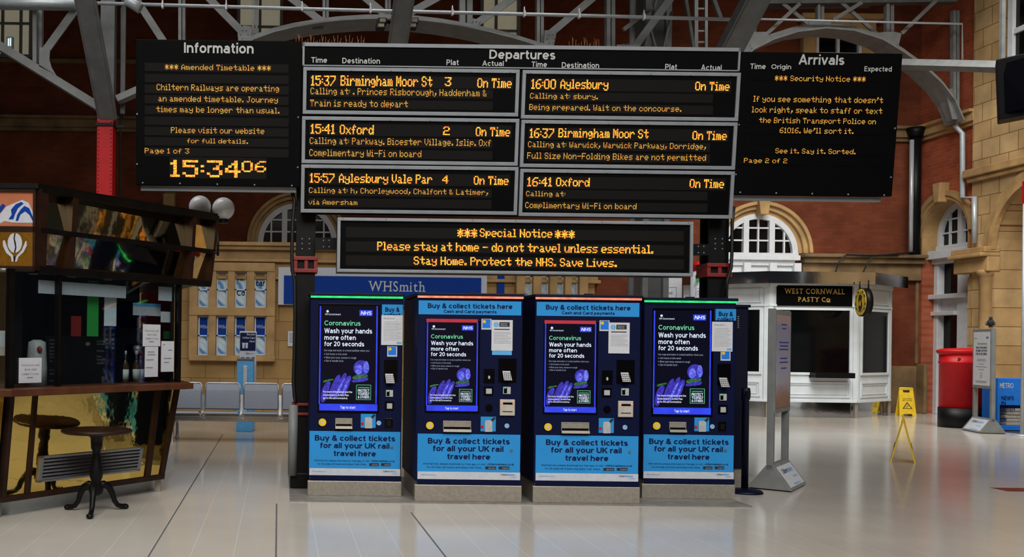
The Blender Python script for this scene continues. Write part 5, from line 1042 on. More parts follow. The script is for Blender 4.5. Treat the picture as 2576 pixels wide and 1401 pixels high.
mb = MB(); p = gz.pt(GW - .02, 0, -.02); mb.poly([(p.x - .05, p.y, 1.02), (p.x - .02, p.y, 1.02), (p.x - .62, 11.1, 1.02), (p.x - .65, 11.1, 1.02)], (0, 0, .93)); mb.build('side_partition', M['wood_black'], tk)
mb = MB(); mb.box(-5.2, g0.y + .7, 1.02, g0.x - .1, g0.y + .75, 1.95); mb.build('dark_backing', M['wood_black'], tk)
# canopy
a0, b0 = kpt(KC, 88, 1.95), kpt(KC, 520, 1.95); a1, b1 = kpt(KC, 95, 2.6), kpt(KC, 541, 2.6)
pts = lambda p, q, s_: [(-5.4, p.y + s_), (p.x - s_ * .4, p.y + s_), (q.x - s_, q.y + s_), (q.x - s_ - .5, 10.9), (-5.4, 10.9)]
mb = MB(); G(1.95, pts(a0, b0, .10), 2.6, pts(a1, b1, .10)); mb.build('canopy_box', M['wood_black'], tk)
mb = MB(); G(2.6, pts(a1, b1, -.03), 2.64, pts(a1, b1, -.03)); mb.build('roof_edge', M['wood_black'], tk)
mb = MB(); G(2.64, [(-5.4, a1.y + .15), (a1.x - .25, a1.y + .15), (a1.x + .15, a1.y + .45), (a1.x - .3, 9.8), (-5.4, 9.8)], 2.80, [(-5.0, a1.y + .9), (-2.6, a1.y + .9), (-2.5, a1.y + 1.2), (-2.5, 9.2), (-5.0, 9.2)]); mb.build('roof_hood', M['kiosk_white'], tk)
zm = 2.27
for z0, z1 in ((1.98, 2.25), (2.29, 2.57)):
    for xa, xb in (((104, 112), (162, 174)), ((174, 188), (466, 476)), ((473, 484), (516, 534))):
        f0, f1 = (z0 - 1.95) / .65, (z1 - 1.95) / .65; up = z0 > 2.2
        wq = min(.03, (xb[0] - xa[0]) * .0001 + .002); ds = [.025 + wq, .025 - wq, -.035 - wq, -.035 + wq] if up else [-.02 + wq, -.02 - wq, .02 - wq, .02 + wq]
        mb = MB(); P = [kpt(KC, xa[0] + (xa[1] - xa[0]) * f0, z0), kpt(KC, xb[0] + (xb[1] - xb[0]) * f0, z0), kpt(KC, xb[0] + (xb[1] - xb[0]) * f1, z1), kpt(KC, xa[0] + (xa[1] - xa[0]) * f1, z1)]
        mb.hexa([p - KC.n * .09 for p in P] + [p + KC.n * d for p, d in zip(P, ds)]); mb.build('mirror_panel', M['brass_dark'], tk)
for xa, xb in (((86, 93), (104, 112)), ((162, 174), (174, 188)), ((466, 476), (473, 484)), ((516, 534), (521, 541))):
    mb = MB(); kquad(mb, KC, xa, xb, 1.95, 2.6, -.08, .058); mb.build('canopy_post', M['wood'], tk)
for z0, z1 in ((1.93, 1.985), (2.25, 2.29), (2.57, 2.62)):
    mb = MB(); f0, f1 = (z0 - 1.95) / .65, (z1 - 1.95) / .65
    kquad(mb, KC, (88 + 7 * f0, 88 + 7 * f1), (520 + 20 * f0, 520 + 20 * f1), z0, z1, -.08, .06); mb.build('canopy_rail', M['wood_black'], tk)
yf = a1.y
_l = (a0.y - a1.y) / .65; KF = Pl((0, a0.y + _l * 1.95, 0), (0, -1, -_l))
def fq(mb, x0, z0, x1, z1, d0, d1): u0, u1 = KF.uv(x0, 560)[0], KF.uv(x1, 560)[0]; return mb.panel(KF, u0, z0, u1, z1, d0, d1)
mb = MB(); fq(mb, -60, 2.30, 91, 2.575, -.12, .004); pn = mb.build('painted_panel', M['orange'], tk)
mb = MB()
for L in ([(0, 540), (16, 520), (34, 512), (56, 503), (72, 510), (84, 535), (88, 561), (30, 560), (12, 556), (0, 563)],): mb.ppoly(KF, L, .0045, .006)
mb.build('pale_shape', M['white_vinyl'], pn)
mb = MB()
for L in ([(28, 528), (40, 514), (54, 508), (60, 512), (46, 524), (38, 540), (34, 552), (22, 552), (30, 540)], [(52, 528), (62, 518), (74, 524), (84, 548), (84, 558), (74, 540), (64, 532), (52, 540), (46, 556), (40, 556), (44, 540)], [(0, 520), (8, 512), (14, 518), (4, 532), (0, 535)]): mb.ppoly(KF, L, .006, .007)
mb.build('blue_shape', M['blue'], pn)
mb = MB(); fq(mb, -60, 1.985, 86, 2.255, -.12, .004); pn = mb.build('brass_panel', M['brass'], tk)
u_, v_ = KF.uv(38, 611); k = a0.y / F
mb = MB(); P = [KF.pt(u_ + 18 * k * math.cos(a) * (1 if math.cos(a) > 0 else 1), v_ + 25 * k * math.sin(a), .005) for a in [2 * math.pi * i / 28 for i in range(28)]]; mb.poly(P, KF.n * .004)
mb.ppoly(KF, [(12, 604), (17, 618), (22, 630), (34, 644), (35, 658), (30, 658), (28, 646), (16, 636), (8, 618), (8, 606)], .005, .008); mb.ppoly(KF, [(65, 606), (60, 618), (55, 630), (42, 644), (38, 658), (43, 658), (47, 646), (60, 634), (68, 618), (67, 606)], .005, .008); mb.build('bean_emblem', M['white_vinyl'], pn)
mb = MB(); mb.ppoly(KF, [(37, 587), (40, 587), (38, 600), (41, 612), (42, 624), (39, 636), (36, 635), (39, 622), (37, 612), (35, 600)], .009, .011); mb.ppoly(KF, [(34.5, 644), (38, 644), (38, 658), (35, 658)], .008, .010); mb.build('dark_line', M['wood'], pn)
for x in (-60, 88):
    mb = MB(); fq(mb, x - 4, 1.95, x + 3, 2.6, -.12, .02); mb.build('canopy_post', M['wood'], tk)
mb = MB()
for z0, z1 in ((1.94, 1.985), (2.255, 2.30), (2.575, 2.62)): fq(mb, -200, z0, 90, z1, -.12, .02)
mb.build('canopy_rail', M['wood'], tk)
for x in (30, 104, 200, 290, 385, 450):
    mb = MB(); p = kpt(KC, x, 1.95) - KN * .10; mb.lathe((p.x, p.y, 1.925), [(.035, 0), (.045, .012), (.045, .03)], 14); mb.build('downlight', M['brushed'], tk)
mb = MB()
p0_ = kxy(548, -6.05, 2.25); mb.tube([p0_ - KN * .12, p0_], .012, 8); mb.tube([p0_ + Z * .2, p0_ - Z * .03], .012, 8); mb.build('hook', M['black'], tk)
# things in the kiosk window
GF = lambda d: Pl(g0 + KN * d, KN)
GI = GF(-.26); GO = GF(.004); GM_ = GF(-.13)
def slab(name, pl, x0, y0, x1, y1, m, lb, cat, group=None, d1=.006):
    mb = MB(); mb.pr(pl, x0, y0, x1, y1, 0, d1); return mb.build(name, m, None, 0, lb, cat, group)
def notice(pl, x0, y0, x1, y1, lb, lines, grp='paper notices in the kiosk window'):
    t = thing('paper_notice', lb, 'notice', pl.hit((x0 + x1) / 2, y1), 0, grp)
    mb = MB(); mb.pr(pl, x0, y0, x1, y1, 0, .003); mb.build('sheet', M['paper'], t)
    mb = MB(); h = y1 - y0; w_ = x1 - x0
    for f, a, b, s_ in lines:
        if s_: mb.text(pl, s_, x0 + w_ * a, x0 + w_ * b, y0 + h * f, y0 + h * f + 4.5, .004, 0, res=1)
        else: mb.pr(pl, x0 + w_ * a, y0 + h * f, x0 + w_ * b, y0 + h * f + 2.2, .003, .004)
    mb.build('print', M['ink'], t); return t
closed = [(.26, .1, .9, 'THIS KIOSK AND'), (.43, .25, .78, 'BAR ARE'), (.61, .12, .88, 'CURRENTLY CLOSED'), (.77, .36, .62, '')]
notice(GO, 47, 900, 104, 963, 'white notice at the lower left of the kiosk window, standing on the counter', closed)
notice(GO, 359, 816, 403, 871, 'white notice high in the right part of the kiosk window', closed)
notice(GO, 364, 872, 397, 948, 'curled white sheet with three bottle drawings below the higher notice', [(.16, .2, .7, ''), (.42, .1, .65, ''), (.68, .05, .6, ''), (.25, .2, .8, '')])
notice(GO, 405, 858, 437, 935, 'narrow white sheet beside the right edge of the kiosk window', [(.1, .15, .3, ''), (.28, .55, .85, ''), (.55, .2, .8, ''), (.68, .2, .6, '')])
t = thing('menu_board', 'black menu board with small white drinks lists inside the kiosk window', 'menu', GI.hit(200, 968))
mb = MB(); mb.pr(GI, 112, 846, 315, 970, 0, .01); mb.build('panel', M['black'], t)
mb = MB()
for s_, x, y, w_ in (('Coffee', 122, 853, 16), ('Cappuccino', 122, 862, 24), ('Latte', 122, 871, 11), ('Flat White', 122, 880, 21), ('Espresso', 122, 888, 18), ('Chai Steamer', 122, 896, 27), ('Tea', 122, 906, 7), ('Hot Chocolate', 122, 928, 30), ('Chilli', 122, 938, 10), ('Cafe Mocha', 122, 955, 21), ('Iced Coffee', 241, 856, 21), ('Iced Latte', 241, 863, 18), ('Milkshake', 241, 880, 18), ('Frappe', 241, 894, 13), ('Frappe Mocha', 241, 902, 23), ('Vegan shake', 241, 911, 19)): mb.text(GI, s_, x, x + w_, y, y + 4.5, .012, 0, res=1)
mb.build('drinks_lettering', M['ink'], t)
mb = MB(); mb.disc(GI, 219, 865, 7.5, .01, .012, 18, 5); mb.build('cream_badge', M['blind'], t)
slab('green_banner', GM_, 219, 706, 247, 846, M['green'], 'tall green banner seen through the middle of the kiosk window', 'banner')
o = slab('pale_banner', GM_, 262, 716, 292, 820, M['kiosk_white'], 'pale grey banner right of the green banner inside the kiosk', 'banner')
slab('pale_band', GF(-.06), 96, 712, 316, 744, M['white_vinyl'], 'long pale pelmet panel hanging high inside the kiosk window', 'panel')  # pale slab imitates a reflection in the glass
slab('pale_band', GF(-.06), 398, 722, 440, 757, M['white_vinyl'], 'short pale panel high at the right end of the kiosk window', 'panel')
slab('notice_card', GF(-.1), 411, 833, 434, 852, M['green_d'], 'dark green card above the narrow white sheet in the kiosk window', 'card')
slab('notice_card', GF(-.1), 404, 784, 431, 811, M['paper'], 'pale card high in the right of the kiosk window', 'card')
t = thing('picture_sheet', 'sheet with blue header at the right inside the kiosk window', 'sheet', GM_.hit(368, 790)); mb = MB(); mb.pr(GF(-.16), 334, 763, 403, 794, 0, .006); mb.build('sheet', M['white_vinyl'], t); mb = MB(); mb.pr(GF(-.16), 334, 763, 403, 771, .006, .008); mb.build('header', M['skyblue'], t)
slab('red_poster', GM_, 178, 795, 203, 846, M['red_dark'], 'dark red poster left of the green banner inside the kiosk', 'poster')
t = thing('coffee_grinder', 'grey coffee urn with a red badge behind the lower left kiosk notice', 'urn', GF(-.24).hit(92, 968))
p = GF(-.24).hit(92, 966); z0 = 1.02
mb = MB(); mb.lathe((p.x, p.y, z0), [(.085, 0), (.085, .14), (.075, .30), (.07, .36), (.03, .38)], 24); mb.build('urn_body', M['greypad'], t)
mb = MB(); mb.ball((p.x + .04, p.y - .075, z0 + .30), .022, 10, 1, .4, 1.3); mb.build('red_badge', M['red_dark'], t)
t = thing('espresso_machine', 'black coffee machine standing at the right inside the kiosk window', 'coffee machine', GF(-.5).hit(310, 960))
p = GF(-.5).hit(318, 960)
mb = MB(); mb.box(p.x - .22, p.y - .05, 1.02, p.x + .22, p.y + .3, 1.12); mb.box(p.x - .22, p.y + .1, 1.12, p.x + .22, p.y + .3, 1.45); mb.box(p.x - .24, p.y - .05, 1.36, p.x + .24, p.y + .3, 1.52); mb.build('casing', M['wood_black'], t, .01)
[MB().lathe((p.x + s_, p.y + .0, 1.28), [(.04, 0), (.045, .08)], 14).build('brew_head', M['brushed'], t) for s_ in (-.1, .1)]
for x, lb, cap in ((343, 'syrup bottle with a pale cap, left of the pair by the curled sheet', 'white_vinyl'), (354, 'syrup bottle with a red and white cap, right of the pair by the curled sheet', 'red_dark'), (314, 'syrup bottle with a narrow white label, standing alone in the kiosk window', 'white_vinyl')):
    t = thing('syrup_bottle', lb, 'bottle', (GI.hit(x, 960).x, GI.hit(x, 960).y, 1.02), 0, 'syrup bottles in the kiosk window')
    p = GI.hit(x, 960); mb = MB(); mb.lathe((p.x, p.y, 1.02), [(.034, 0), (.036, .01), (.036, .15), (.018, .20), (.014, .22), (.014, .25)], 18); mb.build('glass_body', M['glass_bottle'], t)
    mb = MB(); mb.lathe((p.x, p.y, 1.05), [(.0365, 0), (.0365, .09)], 18); mb.build('label', M['paper'], t)
    mb = MB(); mb.lathe((p.x, p.y, 1.27), [(.016, 0), (.016, .035), (.012, .04)], 14); mb.build('cap', M[cap], t)
KL = front(g0.y + .15)
slab('snack_box', KL, 0, 832, 24, 872, M['white_vinyl'], 'white snack box with a red edge at the far left of the kiosk counter', 'box', None, .08)
slab('price_board', KL, -10, 896, 25, 945, M['black'], 'black price board at the far left edge of the kiosk counter', 'board', None, .03)
slab('tray', KL, -10, 872, 26, 894, M['beige_metal'], 'beige tray at the far left of the kiosk window above the price board', 'tray', None, .08)
# globe lamps on the kiosk roof
for x, y, r, lb in ((503, 520, 28, 'left white globe lamp above the kiosk canopy corner'), (562, 525, 28.5, 'right white globe lamp above the kiosk canopy corner')):
    Yg = 9.45; p = at(x, y, Yg); t = thing('globe_lamp', lb, 'lamp', (p.x, p.y, p.z - .3), 0, 'white globe lamps')
    mb = MB(); mb.ball(p, r * Yg / F, 32); mb.build('globe', M['globe'], t)
    mb = MB(); mb.lathe((p.x, p.y, p.z - r * Yg / F - .03), [(.05, 0), (.06, .02), (.04, .045)], 18); mb.tube([(p.x, p.y, p.z - r * Yg / F - .02), (p.x - (.0 if x < 530 else .12), p.y - .05, 2.63)], .012, 8); mb.build('bracket', M['black'], t)
# round pedestal table in front of the kiosk
cx, cy = -1.47, 7.76
t = thing('pedestal_table', 'small round dark pedestal table on three curved feet in front of the kiosk', 'table', (cx, cy, 0))
mb = MB(); mb.lathe((cx, cy, .648), [(.02, 0), (.27, 0), (.285, .008), (.288, .02), (.28, .03), (.02, .031)], 48); mb.build('table_top', M['wood'], t)
mb = MB(); mb.lathe((cx, cy, .14), [(.03, 0), (.055, .02), (.06, .05), (.048, .09), (.04, .12), (.052, .15), (.056, .20), (.045, .26), (.034, .32), (.032, .36), (.045, .385), (.048, .42), (.05, .47), (.075, .49), (.08, .51)], 24); mb.build('pedestal', M['black'], t)
for a in (-1.55, .72, 2.72):
    dx, dy = math.cos(a), math.sin(a); mb = MB(); path = [(.03, .22), (.07, .225), (.12, .20), (.155, .14), (.175, .08), (.205, .04), (.25, .025), (.285, .022)]
    mb.tube([(cx + dx * r, cy + dy * r, z) for r, z in path], [.03, .032, .028, .024, .021, .02, .022, .024], 10); mb.ball((cx + dx * .28, cy + dy * .28, .022), .03, 12, 1, 1, .7); mb.build('leg', M['black'], t)
# ------------------------------------------------------------------ bench seats
YBn = 13.6
x0 = at(420, 1000, YBn).x
pitch = 98 * YBn / F
t = thing('bench_seating', 'row of joined perforated grey metal waiting seats in front of the shop wall', 'bench', (x0 + 2.2 * pitch, YBn, 0))
zb_, zs2, zt2 = .40, .43, .80
mb = MB(); mb.box(x0 - pitch, YBn - .05, .27, x0 + 4.6 * pitch, YBn + .05, .33); mb.build('beam', M['chrome_leg'], t, .01)
for i in range(-1, 5):
    xc = at(558, 1000, YBn).x + (i - 1) * pitch; wd = pitch * .90 / 2
    def sheet(mb, prof, th):
        n = len(prof); V = []
        for s_ in (-1, 1):
            for y, z in prof: V.append((xc + s_ * wd, y, z))
        for s_ in (-1, 1):
            for y, z in prof: V.append((xc + s_ * wd, y + th * .7, z - th * .7))
        Fc = []
        for k in range(n - 1): Fc += [(k, n + k, n + k + 1, k + 1), (2 * n + k, 2 * n + k + 1, 3 * n + k + 1, 3 * n + k)]
        for k in range(n - 1): Fc += [(k, k + 1, 2 * n + k + 1, 2 * n + k), (n + k, 3 * n + k, 3 * n + k + 1, n + k + 1)]
        Fc += [(0, 2 * n, 3 * n, n), (n - 1, 2 * n - 1, 4 * n - 1, 3 * n - 1)]
        mb.add(V, Fc, False); return mb
    mb = MB(); sheet(mb, [(YBn - .28, .40), (YBn - .25, .425), (YBn - .1, .42), (YBn + .08, .40), (YBn + .15, .405)], .02); mb.build('seat', M['seat'], t, .004)
    mb = MB(); sheet(mb, [(YBn + .15, .44), (YBn + .18, .55), (YBn + .22, .70), (YBn + .25, .80)], .02); bk = mb.build('backrest', M['seat'], t, .004)
    mb = MB(); e_ = [(xc - wd, YBn + .145, .44), (xc - wd, YBn + .245, .78), (xc - wd + .03, YBn + .25, .805), (xc + wd - .03, YBn + .25, .805), (xc + wd, YBn + .245, .78), (xc + wd, YBn + .145, .44)]; mb.tube(e_, .011, 8); mb.build('back_rim', M['chrome_leg'], bk)
    mb = MB(); mb.bar((xc - wd - .03, YBn - .26, .36), (xc - wd - .03, YBn + .16, .38), .025, .05, (0, 0, 1)); mb.bar((xc - wd - .03, YBn + .15, .36), (xc - wd - .03, YBn + .21, .64), .04, .03, (0, 1, 0)); mb.build('seat_bracket', M['chrome_leg'], t)
    mb = MB(); mb.box(xc - wd, YBn - .2, .335, xc + wd, YBn - .17, .36); mb.build('seat_rail', M['chrome_leg'], t); mb = MB(); mb.box(xc - wd, YBn + .08, .335, xc + wd, YBn + .11, .36); mb.build('seat_rail', M['chrome_leg'], t)
for x in (x0 + .12, x0 + 3.5 * pitch):
    for y_, l in ((YBn - .32, -1), (YBn + .3, 1)):
        mb = MB(); mb.tube([(x, YBn + .03 * l, .29), (x, YBn + .22 * l, .27), (x, y_, .2), (x, y_, .015)], .022, 10); mb.lathe((x, y_, 0), [(.035, 0), (.03, .015)], 12); mb.build('leg', M['chrome_leg'], t)
# ------------------------------------------------------------------ coffee cup recycling bin
Yr = 15.2; pr_ = front(Yr)
t = thing('recycling_bin', 'white and blue coffee cup recycling bin standing behind the bench', 'bin', (at(622, 1085, Yr).x, Yr + .15, 0))
u0, u1 = pr_.uv(602, 900)[0], pr_.uv(645, 900)[0]; zt_ = pr_.uv(622, 833)[1]
mb = MB(); mb.box(u0, Yr, 0, u1, Yr + .04, zt_); mb.build('back_board', M['white_vinyl'], t, .01)
mb = MB(); mb.pr(pr_, 604, 837, 643, 882, 0, .006); d_ = mb.build('dark_sign', M['navy_ink'], t)
mb = MB(); mb.text(pr_, 'Recycle', 621, 641, 838.5, 843.5, .008, .02); mb.text(pr_, 'Coffee Cups', 610, 641, 847, 852, .008, .02); mb.text(pr_, 'Here', 628, 641, 856, 861, .008, .02)
for x in (609, 617): mb.ppoly(pr_, [(x, 862), (x + 7, 862), (x + 6, 876), (x + 1, 876)], .006, .008)
mb.build('sign_text', M['white_vinyl'], d_)
mb = MB(); mb.text(pr_, 'Chiltern', 618, 628, 887, 891, .004, .01, res=1); mb.build('operator_text', M['navy_ink'], t)
mb = MB(); mb.text(pr_, 'railways', 628.5, 640, 887, 891, .004, .01, res=1); mb.build('operator_text', M['skyblue'], t)
mb = MB()
for x in (606, 619, 632): mb.pr(pr_, x, 898, x + 9, 902, 0, .004)
mb.build('slot_labels', M['steel_dark'], t)
mb = MB(); u0, u1 = pr_.uv(597, 1000)[0], pr_.uv(638, 1000)[0]; zb_ = pr_.uv(620, 906)[1]; mb.box(u0, Yr - .30, 0, u1, Yr, zb_); bx = mb.build('bin_box', M['skyblue'], t, .01)
mb = MB(); mb.box(u0, Yr - .31, zb_, u1, Yr, zb_ + .03); mb.build('dark_lid', M['steel_dark'], t, .005)
mb = MB(); um = (u0 + u1) / 2; mb.box(um - .03, Yr - .33, .25, um + .035, Yr - .30, zb_ - .08); mb.build('cup_tube', M['white_vinyl'], t, .01)
# ------------------------------------------------------------------ pasty kiosk
tp = thing('pasty_kiosk', 'pale grey panelled food kiosk with black windows and mirror roof band on the right', 'kiosk', (11.2, 20.4, 0))
Yk = 19.5; PK = front(Yk)
xa, xb = at(1932, 1000, Yk).x, at(2156, 1000, Yk).x
LP, RP = Vector((xa - 1.35, 20.45, 0)), Vector((xb + 1.25, 20.4, 0))
zk0, zk1 = PK.uv(2050, 1012)[1], PK.uv(2050, 714)[1]
base = [(LP.x, YB - .01), (LP.x, LP.y), (xa, Yk), (xb, Yk), (RP.x, RP.y), (RP.x, YB - .01)]
def ring(mb, P, z0, z1, off=0.0):
    c = Vector((sum(p[0] for p in P) / len(P), YB)); Q = []
    for p in P:
        d = Vector((p[0] - c.x, min(0, p[1] - 20.9))); d = d.normalized() * off; Q.append((p[0] + d.x, p[1] + (d.y if p[1] < 21 else 0)))
    return mb.poly([(q[0], q[1], z0) for q in Q], (0, 0, z1 - z0))
mb = MB(); ring(mb, base, zk0, zk1); mb.build('body', M['kiosk_white'], tp)
mb = MB(); ring(mb, base, 0, zk0, -.12); mb.build('mirror_plinth', M['chrome'], tp)
for p in (LP, Vector((xa, Yk, 0)), Vector((xb, Yk, 0)), RP):
    mb = MB(); mb.box(p.x - .03, p.y + .02, 0, p.x + .03, p.y + .08, zk0); mb.build('plinth_leg', M['brushed'], tp)
zr0, zr1 = at(2050, 713, Yk - .3).z, at(2050, 683, Yk - .3).z
mb = MB(); ring(mb, base, zr0, zr1, .32); mb.build('roof_band', M['chrome'], tp)
d = (RP - Vector((xb, Yk, 0))); PKR = Pl((xb, Yk, 0), (d.y, -d.x, 0)); d2 = (Vector((xa, Yk, 0)) - LP); PKL = Pl((xa, Yk, 0), (d2.y, -d2.x, 0))
WR = d.length; WL = d2.length
def kface(pl, u0, u1, sill, head, fascia=True):
    mb = MB(); mb.panel(pl, u0 + .16, sill, u1 - .16, head, -.02, .006); o = mb.build('window', M['pane'], tp)
    mb = MB(); mb.frm(pl, u0 + .12, sill - .04, u1 - .12, head + .04, .05, 0, .03); mb.build('window_frame', M['kiosk_white'], o)
    mb = MB(); mb.frm(pl, u0 + .14, zk0 + .10, u1 - .14, sill - .18, .035, 0, .02); mb.frm(pl, u0 + .2, zk0 + .16, u1 - .2, sill - .24, .012, 0, .015); mb.build('panel_moulding', M['kiosk_white'], tp)
    if fascia:
        mb = MB(); mb.frm(pl, u0 + .14, head + .14, u1 - .14, zk1 - .1, .03, 0, .02); mb.build('panel_moulding', M['kiosk_white'], tp)
    mb = MB(); mb.panel(pl, u0, zk0, u0 + .09, zk1, 0, .02); mb.panel(pl, u1 - .09, zk0, u1, zk1, 0, .02); mb.panel(pl, u0, head + .06, u1, head + .1, 0, .03); mb.panel(pl, u0, zk1 - .06, u1, zk1, 0, .04); mb.panel(pl, u0, zk0, u1, zk0 + .05, 0, .025); mb.build('face_trim', M['kiosk_white'], tp, .004)
sill, head = PK.uv(2050, 938)[1], PK.uv(2050, 779)[1]
kface(PK, PK.uv(1932, 900)[0], PK.uv(2156, 900)[0], sill, head, False); kface(PKR, 0, WR, sill, head); kface(PKL, -WL, 0, sill, head)
mb = MB(); mb.pr(PK, 1953, 719, 2141, 770, 0, .05); sg = mb.build('name_sign', M['board'], tp, .004)
mb = MB(); mb.text(PK, 'WEST CORNWALL', 1971, 2121, 727, 739.5, .053, .012, True); mb.text(PK, 'PASTY C', 2005, 2073, 748, 759, .053, .012, True); mb.text(PK, 'o', 2075, 2085, 748, 758.5, .053, .012); mb.pr(PK, 2075, 758.5, 2085, 760.5, .052, .054); mb.build('lettering', M['gold'], sg)
mb = MB(); mb.pr(PK, 2035, 937, 2133, 950, 0, .25); mb.build('serving_shelf', M['black'], tp)
# hanging round sign
c = at(2165, 760, 18.95); ax = Vector((-.52, -.85, 0)).normalized(); ax = Vector((-.985, .17, 0)).normalized()
t = thing('hanging_sign', 'round black and yellow hanging sign with a crest at the kiosk corner', 'sign', (c.x, c.y, c.z - .3))
mb = MB(); R_ = 36 * 18.95 / F; mb.lathe(c - ax * .12, [(R_, 0), (R_, .12)], 40, ax=ax); mb.build('sign_case', M['black'], t)
PH = Pl(c + ax * .004, ax)
mb = MB(); mb.arc(PH, 0, 0, .005, R_ * .93, -.004, .002, 0, 2 * math.pi, 40); dk = mb.build('yellow_face', M['yellow'], t)
mb = MB(); mb.arc(PH, 0, 0, R_ * .66, R_ * .70, .002, .004, 0, 2 * math.pi, 36)
for a in (.55, 1.1, 2.05, 2.6, 3.3, 3.75, 5.65, 6.1):
    mb.arc(PH, 0, 0, R_ * .75, R_ * .86, .002, .004, a - .12, a + .12, 4)
mb.poly([PH.pt(R_ * x, R_ * y, .002) for x, y in ((-.22, .5), (.05, .56), (.28, .38), (.2, .15), (.3, -.1), (.34, -.35), (.12, -.6), (-.15, -.62), (-.3, -.35), (-.18, -.12), (-.32, .15))], PH.n * .002)
mb.build('crest', M['ink_black'], dk)
mb = MB(); mb.poly([PH.pt(R_ * x, R_ * y, .0045) for x, y in ((-.1, .1), (.1, .12), (.06, -.05), (.12, -.3), (-.02, -.2), (-.12, -.28))], PH.n * .001); mb.build('crest_detail', M['yellow'], dk)
mb = MB()
for s_ in (-.2, .2):
    q = c - ax * .06 + PH.e1 * s_ + Z * R_ * .85; MB().tube([q, q + Z * .18], .014, 8).build('hanger', M['black'], t)
# white advertising columns beside the kiosk
Ya = 17.5
t = thing('advert_panel', 'white advertising panel reading Climate Seed behind the third ticket machine', 'advert', at(1680, 1050, Ya))
pl = front(Ya); mb = MB(); u0, u1 = pl.uv(1642, 720)[0], pl.uv(1716, 720)[0]; mb.box(u0, Ya, 0, u1, Ya + .15, pl.uv(1680, 655)[1]); mb.build('panel', M['white_vinyl'], t, .01)
mb = MB(); mb.frame(pl, 1644, 722, 1702, 752, .008, 0, .003); mb.build('box_outline', M['ink'], t); mb = MB(); mb.text(pl, 'Climate Seed', 1647, 1691, 732, 740, .003, .004, True); mb.build('lettering', M['green_d'], t)
c = at(1759, 700, Ya - .4)
t = thing('advert_column', 'white round advertising column with a red top behind the right black post', 'advert column', (c.x, c.y, 0))
r_ = 18 * Ya / F * 1.1; zt_ = at(1759, 663, Ya - .4).z; zm_ = at(1759, 682, Ya - .4).z
mb = MB(); mb.lathe((c.x, c.y, 0), [(r_ * .9, 0), (r_, .04), (r_, zm_)], 32); mb.build('column', M['white_vinyl'], t)
mb = MB(); mb.lathe((c.x, c.y, zm_), [(r_ * 1.04, 0), (r_ * 1.04, zt_ - zm_), (r_ * .3, zt_ - zm_ + .04)], 32); mb.build('red_top', M['red'], t)
pl = front(c.y - r_ - .002); mb = MB(); mb.pr(pl, 1750, 698, 1759, 710, 0, .006); mb.build('green_mark', M['green'], t); mb = MB(); mb.frame(pl, 1750, 725, 1774, 750, .008, 0, .004); mb.text(pl, 'CLEAR', 1753, 1773, 731, 742, .005, .015); mb.build('lettering', M['ink'], t)
